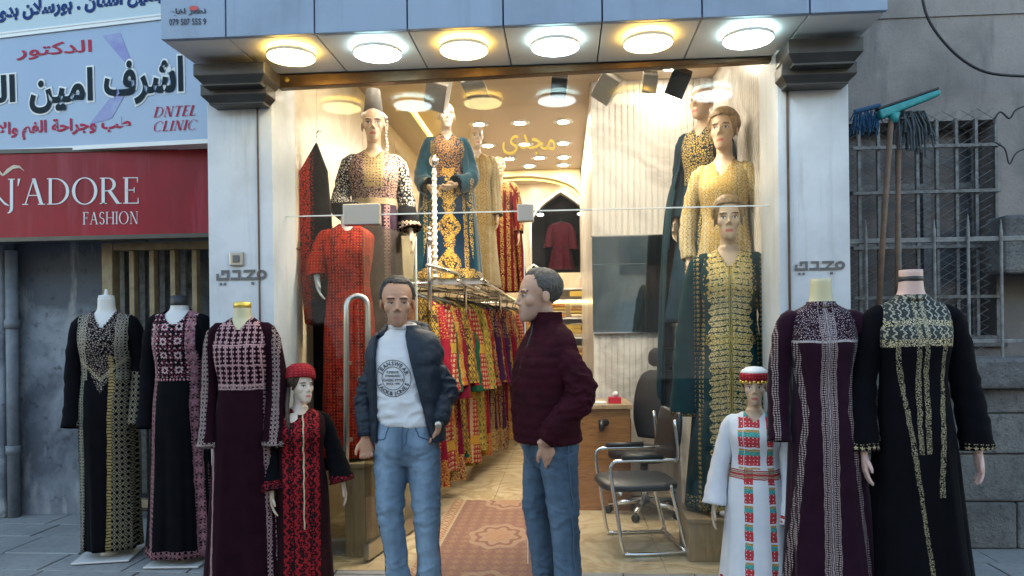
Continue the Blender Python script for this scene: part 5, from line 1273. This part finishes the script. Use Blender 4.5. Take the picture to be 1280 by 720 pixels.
for y, z_ in ((.17, .395), (-.17, .395)): MB().tube([(-.255, y, z_), (.255, y, z_)], .011, 8).build('cross_tube', M['chrome'], vch, smooth=True)
for y in (.235,): MB().tube([(-.255, y, .03), (.255, y, .03)], .011, 8).build('cross_tube', M['chrome'], vch, smooth=True)
MB().loft(spline([(.58, .20, .022, 0, .19), (.66, .24, .028, 0, .20), (.82, .24, .028, 0, .22), (.90, .21, .02, 0, .23)], 3), 24, 4).build('backrest', M['black_leather'], vch, smooth=True)
# rug
m, p = begin('rug_pile'); x, y, z = xyz(); ay = y
med = fr((y+.55)/1.05) - .5; rx = x/.20; ry = med*1.05/.30; r2 = rx*rx+ry*ry; wob = snn(mth('ARCTAN2', ry, rx)*8.0)*.12
fld = lt(ab(x), .36); bord = band(ab(x), .38, .46)
col = mixc((.36, .28, .18), (.20, .105, .078), fld); col = mixc(col, (.30, .12, .06), bord * lattice(x, y, .07, .10)); col = mixc(col, (.27, .16, .10), fld * flower(x, y, .085, .11) * .7)
col = mixc(col, (.30, .20, .135), lt(r2 + wob, 1.0) * fld); col = mixc(col, (.20, .095, .065), lt(r2+wob, .62) * fld * gt(r2+wob, .4)); col = mixc(col, (.31, .18, .11), lt(r2, .2) * fld)
put(p.inputs['Base Color'], mixc(col, (.08, .04, .02), ramp(noi(50, 3), .5, .8)*.4)); p.inputs['Roughness'].default_value = .95; bump(p, noi(150, 3), .6, .004); M['rug_pile'] = m
ra, rb_ = P(556, 637, 1), 0
Yr = 6.2; xr0, xr1 = PX(563, Yr), PX(706, Yr)
rug = tag(MB().box(-(xr1-xr0)/2, (xr1-xr0)/2, -1.05, 1.05, 0, .010).build('rug', M['rug_pile'], None, bevel=.004), 'long red brown patterned runner rug inside the doorway', 'rug'); rug.location = ((xr0+xr1)/2, Yr-1.05, .0025)

# ------------------------------------------------------------------ the two men
def denim(name, c, c2):
    m, p = begin(name); x, y, z = xyz(); a = noi(3.2, 4, .6, vec(x*2.0, y*2.0, z*.7)); b = noi(26, 4, .65, vec(x*1.0, y*1.0, z*.8))
    dl = mn(ab(x-.115), ab(x+.085)); fade_shade = ramp(dl, .085, .01) * lt(y, .03)  # leg fronts lighter, sides darker: denim wear plus leg shading put into the colour
    col = mixc(tuple(k*.5 for k in c), c2, ramp(a, .35, .7) * .45 + fade_shade * .55); col = mixc(col, tuple(k*.45 for k in c), ramp(b, .54, .75)*.5); put(p.inputs['Base Color'], col); p.inputs['Roughness'].default_value = .85
    bump(p, noi(300, 2) + noi(60, 3), .35, .002); return m
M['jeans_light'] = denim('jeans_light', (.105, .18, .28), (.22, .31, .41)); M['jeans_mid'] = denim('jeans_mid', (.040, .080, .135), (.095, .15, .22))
M['navy_nylon'] = plain('navy_nylon', (.009, .016, .027), .5, 0, (.014, .023, .036), 10, bmp=.5, bsc=26, bd=.012, spec=.25)
M['maroon_quilt'] = plain('maroon_quilt', (.034, .0035, .009), .8, 0, (.022, .003, .006), 14, bmp=.5, bsc=40, bd=.008, spec=.1)
M['white_knit'] = plain('white_knit', (.62, .62, .63), .9, 0, (.56, .56, .58), 8, bmp=.4, bsc=200)
M['stitch'] = plain('stitch', (.045, .08, .13), .8); M['shoe'] = plain('shoe', (.05, .045, .045), .5); M['hair_dark'] = plain('hair_dark', (.018, .013, .010), .5, 0, (.035, .026, .02), 60, bmp=.9, bsc=120); M['hair_grey'] = plain('hair_grey', (.030, .024, .019), .55, 0, (.075, .066, .058), 90, bmp=.9, bsc=140)
M['print_ink'] = plain('print_ink', (.06, .065, .075), .8); M['eye_white'] = plain('eye_white', (.5, .47, .44), .2)
def person_body(joints, headM, hs, hands, skin, lip, brow, stub_):
    m = MB().join(head_mb(), headM @ Matrix.Scale(hs, 4))
    J = joints; nb = headM @ Vector((0, .024, -.13*hs)); ch = Vector(J['chest'])
    m.tube([nb, nb*.55+ch*.45+Vector((0, .01, .0)), ch], [.058, .062, .06], 20)
    m.loft(spline([(J['pel'][2]-.10, .10, .08, J['pel'][0], J['pel'][1]), (J['pel'][2], .14, .10, J['pel'][0], J['pel'][1]), ((J['pel'][2]+ch.z)/2, .125, .09, (J['pel'][0]+ch.x)/2, (J['pel'][1]+ch.y)/2), (ch.z-.06, .14, .08, ch.x, ch.y), (ch.z+.01, .10, .055, ch.x, ch.y)], 4), 24, 2.3)
    for s in ('l', 'r'):
        a, b, c = (Vector(J[s+k]) for k in ('sh', 'el', 'wr')); a = a*.72+ch*.28+Vector((0, 0, -.05)); m.tube(spline([tuple(ch*.5+a*.5)+(.06,), tuple(a)+(.055,), tuple(a*.5+b*.5)+(.048,), tuple(b)+(.040,), tuple(b*.6+c*.4)+(.038,), tuple(c)+(.027,)], 3) and [Vector(q) for q in (ch*.5+a*.5, a, a*.5+b*.5, b, b*.6+c*.4, c)], [.05, .042, .042, .038, .036, .027], 14)
        dv, tw, curl = hands[s]; q = Vector((0, 0, -1)).rotation_difference(Vector(dv).normalized()).to_matrix().to_4x4()
        m.join(hand_mb(1 if s == 'l' else -1, curl), Matrix.Translation(c) @ q @ Matrix.Rotation(R(tw), 4, 'Z'))
        h, k, f = (Vector(J[s+t]) for t in ('hip', 'kn', 'an')); m.tube([h, h*.5+k*.5, k, k*.55+f*.45, f], [.085, .072, .055, .05, .035], 14)
        m.ell(f+Vector((0, -.06, -.03)), (.035, .11, .03))
    me = union(m, .0046, 4, 'person'); inv_ = (headM @ Matrix.Scale(hs, 4)).inverted()
    paint(me, lambda c: face_col(inv_ @ c, skin, lip, brow, None, stub_)); return me
def short_hair(parent, headM, hs, mat, seed, crown=.03, back=.075, fringe=.02):
    rr = random.Random(seed); m = MB(); m.ell((0, .024, .040), (.080, .097, .090), None, 28, 18); C = Vector((0, .016, .037))
    for i in range(230):
        a = rr.uniform(0, 2*pi); f = -sin(a); t1 = (fringe if f > .45 else back if f < .1 else fringe+(back-fringe)*(.45-f)/.35)*rr.uniform(.9, 1.1); t0 = rr.uniform(.1, max(.2, t1-.5)); pts = []
        for k in range(4):
            t = t0+(t1-t0)*k/3; aa = a+rr.uniform(-.1, .1); q = 1.03+crown*(1 if k < 2 else .5)*rr.uniform(.6, 1.3)
            pts.append(C+Vector((.079*sin(t)*cos(aa), .098*sin(t)*sin(aa), .088*cos(t)))*q)
        m.tube(pts, [.005, .007, .0065, .002], 5)
    me = union(m, .0042, 1, 'hair'); crinkle(me, .002, (90, 90, 90), seed); o = link('hair', me, mat, parent); o.matrix_local = headM @ Matrix.Scale(hs, 4); return o
def eyes(parent, headM, hs):
    for s in (-1, 1):
        e = MB().ell((0, 0, 0), (.0125, .0125, .0125), None, 14, 10).build('eye', M['eye_white'], parent, smooth=True); e.matrix_local = headM @ Matrix.Scale(hs, 4) @ Matrix.Translation((s*.031, -.0735, .001))
        MB().ell((.002, -.0098, 0), (.0058, .0036, .0058), None, 12, 8).build('iris', M['black'], e, smooth=True)
        MB().tube([(-.018, -.006, -.001), (-.009, -.012, .0055), (.002, -.0135, .0065), (.012, -.011, .004), (.018, -.006, -.002)], [.002, .0045, .005, .0045, .002], 6).build('eyelid', M['lid'], e, smooth=True)
M['lid'] = plain('lid', (.24, .135, .09), .6)
def jeans(parent, J, mat, seed, wr=(.096, .073, .060, .063)):
    m = MB(); p = Vector(J['pel'])
    m.loft(spline([(p.z-.14, .12, .10, p.x, p.y+.01), (p.z-.05, .172, .130, p.x, p.y), (p.z+.06, .170, .122, p.x, p.y), (p.z+.15, .158, .112, p.x, p.y)], 4), 28, 2.4)
    for s in ('l', 'r'):
        h, k, f = (Vector(J[s+t]) for t in ('hip', 'kn', 'an'))
        pts = [h, h*.5+k*.5, k, k*.5+f*.5, f+Vector((0, 0, -.035))]
        sp = spline([tuple(a)+(r,) for a, r in zip(pts, (wr[0], (wr[0]+wr[1])/2*1.02, wr[1], wr[2]*1.06, wr[3]))], 6); m.tube([q[:3] for q in sp], [q[3] for q in sp], 22)
    me = union(m, .0075, 2, 'jeans'); kz = Vector(J['lkn']).z; az = Vector(J['lan']).z
    crinkle(me, .0055, (7, 7, 17), seed, lambda c: .35+1.1*math.exp(-((c.z-kz)/.12)**2)+1.5*math.exp(-((c.z-az)/.13)**2)+.5*math.exp(-((c.z-p.z+.1)/.08)**2))
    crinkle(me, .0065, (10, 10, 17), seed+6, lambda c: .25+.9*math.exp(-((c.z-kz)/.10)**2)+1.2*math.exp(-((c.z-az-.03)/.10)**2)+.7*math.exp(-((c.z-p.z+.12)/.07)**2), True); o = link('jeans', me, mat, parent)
    bvj = BVHTree.FromPolygons([v.co for v in me.vertices], [tuple(q.vertices) for q in me.polygons])
    def seam(pts, r=.0035, lift=.0):
        out = []
        for a_ in spline(pts, 5):
            h = bvj.find_nearest(Vector(a_)); out.append(h[0]+h[1]*lift)
        MB().tube(out, r, 5).build('seam', M['stitch'], o, smooth=True)
    for s, sg in (('l', 1), ('r', -1)):
        h, k, f = (Vector(J[s+t]) for t in ('hip', 'kn', 'an'))
        seam([(p.x+sg*.19, p.y, p.z+.12), (h.x+sg*.2, h.y, h.z), tuple(k+Vector((sg*.15, .0, 0))), tuple(f+Vector((sg*.12, 0, -.02)))])
        seam([(p.x+sg*.09, p.y-.2, p.z+.13), (p.x+sg*.10, p.y-.2, p.z+.07), (p.x+sg*.135, p.y-.2, p.z+.025), (p.x+sg*.18, p.y-.1, p.z+.01)])
        seam([tuple(f+Vector((.12*cos(t_), .12*sin(t_), -.015))) for t_ in [2*pi*i/12 for i in range(13)]], .004)
    seam([(p.x+.004, p.y-.2, p.z+.13), (p.x+.004, p.y-.2, p.z+.02), (p.x, p.y-.2, p.z-.05)]); seam([(p.x+.035, p.y-.2, p.z+.13), (p.x+.034, p.y-.2, p.z+.03), (p.x+.01, p.y-.2, p.z-.03)], .0025)
    for s in ('l', 'r'):
        f = Vector(J[s+'an']); d = Vector(J.get(s+'toe', (0, -1, 0))); a = math.atan2(d.x, -d.y)
        sm = MB().loft(spline([(0, .046, .125, 0, -.055), (.025, .050, .130, 0, -.055), (.05, .045, .11, 0, -.045), (.085, .04, .06, 0, .0), (.10, .036, .045, 0, .01)], 4), 22, 2.5)
        so_ = sm.build('shoe', M['shoe'], parent, smooth=True); so_.location = (f.x, f.y, 0); so_.rotation_euler[2] = a
        MB().loft([(-.002, .047, .127, 0, -.055), (.018, .053, .134, 0, -.055)], 22, 2.5).build('sole', M['sign_white'], so_, smooth=True)
    return o
# -- left man: navy jacket, printed white sweater
YM1 = 4.05; R1 = P(506, 742, YM1); R1.z = 0
def j1(u, v, dy=0): return P(u, v, YM1+dy)-Vector((R1.x, YM1, 0))
man1 = None
J1 = dict(chest=j1(505, 425), pel=j1(508, 548), lsh=j1(541, 432), lel=j1(556, 486, .04), lwr=j1(549, 530, -.075), rsh=j1(468, 433), rel=j1(460, 492, .03), rwr=j1(458, 546, -.04),
          lhip=j1(528, 562), lkn=j1(533, 640, -.03), lan=j1(536, 724, .0), rhip=j1(489, 562), rkn=j1(488, 640, -.05), ran=j1(500, 724, -.04), ltoe=(.35, -1, 0), rtoe=(-.15, -1, 0))
H1 = Matrix.Translation(j1(496.5, 378, -.03)) @ Matrix.Rotation(R(13), 4, 'Z') @ Matrix.Rotation(R(4), 4, 'X')
b1m = person_body(J1, H1, 1.10, {'l': ((-.35, .42, -1), 0, 15), 'r': ((.02, -.12, -1), -75, 48)}, (.45, .235, .14), (.36, .14, .10), (.03, .018, .012), (.24, .145, .10))
man1 = link('person', b1m, M['skin']); man1.location = (R1.x, YM1, 0)
tag(man1, 'man in open navy hooded jacket and printed white sweater standing by the door', 'person')
short_hair(man1, H1, 1.10, M['hair_dark'], 3, .07, 1.95, .80); eyes(man1, H1, 1.10)
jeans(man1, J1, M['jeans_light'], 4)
cx1, zh, zs1 = J1['chest'].x, j1(505, 531).z, J1['chest'].z
sw = MB().loft(spline([(zh, .150, .118, cx1+.012, .0), (zh+.03, .166, .128, cx1+.01, .0), (zh+.2, .168, .125, cx1, -.005), (zs1-.12, .172, .125, cx1, -.008), (zs1-.03, .165, .105, cx1, .0), (zs1+.03, .12, .085, cx1, .0), (zs1+.06, .078, .068, cx1, .0), (zs1+.085, .064, .062, cx1-.005, -.005)], 6), 40, 2.3)
swm = union(sw, .007, 3, 'sweater'); crinkle(swm, .010, (7, 7, 12), 9, lambda c: .3+1.3*max(0, min(1, (zh+.24-c.z)/.2))); crinkle(swm, .008, (6, 6, 13), 3, lambda c: .2+.9*max(0, min(1, (zh+.30-c.z)/.2)), True); swo = link('sweater', swm, M['white_knit'], man1)
MB().tube([Vector((cx1-.005+.068*cos(a), -.008+.064*sin(a), zs1+.080+.012*sin(a))) for a in [2*pi*k/24 for k in range(25)]], .011, 8, False).build('neck_rib', M['white_knit'], man1, smooth=True)
bv = BVHTree.FromPolygons([v.co for v in swm.vertices], [tuple(p.vertices) for p in swm.polygons])
def onto(mb, lift):
    out = MB(); out.f = mb.f
    for v in mb.v:
        h = bv.ray_cast(Vector((v.x, -1, v.z)), Vector((0, 1, 0)))[0]; out.v.append(Vector((v.x, (h.y if h else -.12)-lift+v.y, v.z)))
    return out
pc = j1(498, 471); pr_r = .098
def circ_text(s, rad, a0, a1, size, flip=False):
    out = MB(); n = len(s)
    for i, ch in enumerate(s):
        if ch == ' ': continue
        t = textmb(ch, .03); xs = [v.x for v in t.v]; mid = (min(xs)+max(xs))/2; a = a0+(a1-a0)*(i+.5)/n
        rot = a-pi/2 if not flip else a+pi/2
        for f in t.f: pass
        o = len(out.v); rr0 = rad if not flip else rad+size*.72
        for v in t.v:
            x, z = (v.x-mid)*size, v.z*size
            out.v.append(Vector((pc.x+rr0*cos(a)+x*cos(rot)-z*sin(rot), v.y, pc.z+rr0*sin(a)+x*sin(rot)+z*cos(rot))))
        out.f += [tuple(k+o for k in f) for f in t.f]
    return out
pm = circ_text('JEANSWEAR', .070, R(168), R(12), .030)
onto(circ_text('JACK&JONES', .070, R(196), R(344), .030, True), .004).build('lettering', M['print_ink'], swo)   # follows the sweater's folds
onto(pm, .004).build('lettering', M['print_ink'], swo)
rg = MB()
for ro in (.100, .064): rg.join(ring2(pc.x, pc.z, (ro, ro), (ro-.0035, ro-.0035), n=56))
onto(rg, .004).build('print_ring', M['print_ink'], swo)
for s, dz, wd, hh in (('SUPERIOR', .034, .07, .012), ('STANDARD', .014, .085, .012), ('CLASSIC STYLE', -.008, .115, .014), ('SINCE 1990', -.028, .075, .011)):
    t = textmb(s, .03); xs = [v.x for v in t.v]; x0, x1 = min(xs), max(xs)
    for v in t.v: v.x = pc.x+((v.x-x0)/(x1-x0)-.5)*wd; v.z = pc.z+dz+(v.z-.36)*hh/.72
    onto(t, .004).build('lettering', M['print_ink'], swo)
# jacket
def quilt(pitch, amp): return lambda w, z: 1+amp*(abs(sin(z*pi/pitch))**.6-.5)
zj = j1(505, 545).z
xa = lambda z: j1(475, 470).x+.0*(z); xb = lambda z: j1(512, 470).x+max(0, (zs1+.02-z))*.24
def open_loft(secs, xa, xb, n, p, fn):
    m = MB(); vs = []
    def ang(x, rx, cx):
        q = max(-.995, min(.995, (x-cx)/rx)); c = math.copysign(abs(q)**(p/2), q); return 2*pi-math.acos(max(-1, min(1, c)))
    for (z, rx, ry, cx, cy) in secs:
        w0, w1 = ang(xb(z), rx, cx)-2*pi, ang(xa(z), rx, cx)
        for k in range(n):
            w = w0+(w1-w0)*k/(n-1); c, d = cos(w), sin(w); q = fn(w, z)
            vs.append((cx+math.copysign(abs(c)**(2/p), c)*rx*q, cy+math.copysign(abs(d)**(2/p), d)*ry*q, z))
    return m.add(vs, [(i*n+k, i*n+k+1, (i+1)*n+k+1, (i+1)*n+k) for i in range(len(secs)-1) for k in range(n-1)])
jk = open_loft(spline([(zj-.02, .200, .150, cx1+.015, .012), (zj+.02, .196, .150, cx1+.012, .010), (zj+.15, .192, .146, cx1+.006, .008), (zs1-.16, .200, .146, cx1, .005), (zs1-.05, .205, .128, cx1, .01), (zs1+.02, .160, .105, cx1, .012), (zs1+.055, .105, .09, cx1, .015), (zs1+.075, .086, .085, cx1, .015)], 9), xa, xb, 96, 2.35, quilt(.105, .035))
jme = jk.mesh('jacket', True); crinkle(jme, .006, (14, 14, 18), 2); jo = link('jacket', jme, M['navy_nylon'], man1); s = jo.modifiers.new('solid', 'SOLIDIFY'); s.thickness = .022; s.offset = 0
def jsleeve(parent, a, b, c, mat, r=(.068, .066, .055, .052), pitch=.10, amp=.05, seed=0, cuff=True):
    a, b, c = Vector(a), Vector(b), Vector(c); sp = spline([tuple(a*1.0)+(r[0],), tuple(a*.55+b*.45)+(r[1]*1.03,), tuple(b)+(r[1],), tuple(b*.5+c*.5)+(r[2]*1.05,), tuple(c)+(r[3],)], 9)
    L = 0; m = MB().tube([q[:3] for q in sp], [q[3]*(1+amp*(abs(sin(i*.55))**.6-.5)) for i, q in enumerate(sp)], 26, True)
    me = union(m, .0075, 1, 'sleeve'); crinkle(me, .007, (16, 16, 22), seed); crinkle(me, .012, (9, 9, 17), seed+5, lambda q: .35+math.exp(-((q-b).length/.13)**2), True); o = link('sleeve', me, mat, parent)
    if cuff: d = (c-b).normalized(); MB().tube([c-d*.03, c+d*.015], [r[3]*1.0, r[3]*.92], 22).build('cuff', mat, o, smooth=True)
    return o
jsleeve(man1, J1['lsh']+Vector((-.07, .01, .005)), J1['lel'], J1['lwr']*.9+J1['lel']*.1, M['navy_nylon'], seed=1); jsleeve(man1, J1['rsh']+Vector((.07, .01, .005)), J1['rel'], J1['rwr']*.94+J1['rel']*.06, M['navy_nylon'], seed=2)
hd = MB().tube([Vector((cx1+q*.115-.0, -.065+.02*abs(q), zs1+.028-.02*abs(q))) if abs(q) > .9 else Vector((cx1+q*.12, .10*(1-q*q)**.5-.0, zs1+.055)) for q in (-1.0, -.85, -.6, -.3, 0, .3, .6, .85, 1.0)], [.030, .042, .05, .055, .06, .055, .05, .042, .030], 16)
hme = union(hd, .008, 3, 'hood'); crinkle(hme, .008, (20, 20, 20), 4); link('hood', hme, M['navy_nylon'], man1)
wv = J1['lwr']; dw = (J1['lwr']-J1['lel']).normalized(); mt = Matrix.Translation(wv-dw*.0) @ Vector((0, 0, 1)).rotation_difference(dw).to_matrix().to_4x4()
wt = link('wristwatch', MB().join(MB().lathe([(.034, -.012), (.037, -.01), (.037, .01), (.034, .012)], 24), mt).mesh('w', True), M['black'], man1)
MB().ell(wv+Vector((.0, -.036, 0)), (.019, .007, .019), None, 18, 8).build('watch_dial', M['steel'], wt, smooth=True)
# -- right man: quilted maroon jacket, turned to the left
YM2 = 3.95; R2 = P(688, 745, YM2)
J2 = dict(chest=(0, .0, 1.41), pel=(0, .01, .86), lsh=(.185, .02, 1.385), lel=(.225, .065, 1.115), lwr=(.172, -.125, .872), rsh=(-.185, .02, 1.385), rel=(-.225, .06, 1.11), rwr=(-.175, -.06, .90),
          lhip=(.088, .01, .80), lkn=(.10, .03, .47), lan=(.11, .055, .09), rhip=(-.088, .01, .80), rkn=(-.10, -.02, .47), ran=(-.10, .03, .09), ltoe=(.15, -1, 0), rtoe=(-.15, -1, 0))
H2 = Matrix.Translation((0, -.05, 1.625)) @ Matrix.Rotation(R(-14), 4, 'Z') @ Matrix.Rotation(R(3), 4, 'X')
b2m = person_body(J2, H2, 1.13, {'l': ((-.25, .55, -1), 0, 12), 'r': ((.32, .25, -1), 0, 12)}, (.47, .27, .18), (.37, .16, .12), (.06, .045, .035), (.30, .20, .15))
man2 = link('person', b2m, M['skin']); man2.location = (R2.x, YM2, 0); man2.rotation_euler[2] = R(-60)
tag(man2, 'man in maroon quilted jacket turned left with hand in jeans pocket', 'person')
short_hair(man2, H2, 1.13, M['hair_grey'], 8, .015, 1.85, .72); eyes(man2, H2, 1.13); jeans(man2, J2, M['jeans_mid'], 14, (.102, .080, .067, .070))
zq = 1.45+(411-549)/232.0
jk2 = MB().loft(spline([(zq, .180, .150, 0, -.005), (zq+.02, .192, .160, 0, -.008), (zq+.16, .190, .158, 0, -.02), (1.16, .195, .155, 0, -.018), (1.28, .195, .145, 0, -.008), (1.37, .180, .118, 0, .005), (1.425, .145, .10, 0, .01), (1.46, .095, .085, 0, .008), (1.485, .078, .076, 0, .0), (1.535, .074, .074, 0, -.008)], 10), 90, 2.35, False, lambda w, z: 1+.034*(abs(sin(z*pi/.052))**.5-.5)*(1 if z < 1.40 else .3))
jm2 = jk2.mesh('jacket', True); crinkle(jm2, .005, (16, 16, 20), 7); jo2 = link('jacket', jm2, M['maroon_quilt'], man2); s = jo2.modifiers.new('solid', 'SOLIDIFY'); s.thickness = .012; s.offset = 0
MB().tube([(0, -.163, zq+.02), (0, -.180, zq+.16), (0, -.175, 1.16), (0, -.155, 1.28), (0, -.115, 1.37), (0, -.092, 1.43), (0, -.082, 1.50)], .006, 6).build('zip', M['black'], jo2, smooth=True)
jsleeve(man2, (.10, .005, 1.365), J2['lel'], Vector(J2['lwr'])*.93+Vector(J2['lel'])*.07, M['maroon_quilt'], (.072, .082, .066, .056), seed=4, amp=.04)
jsleeve(man2, (-.10, .005, 1.365), J2['rel'], Vector(J2['rwr'])*.93+Vector(J2['rel'])*.07, M['maroon_quilt'], (.072, .082, .066, .056), seed=6, amp=.04)
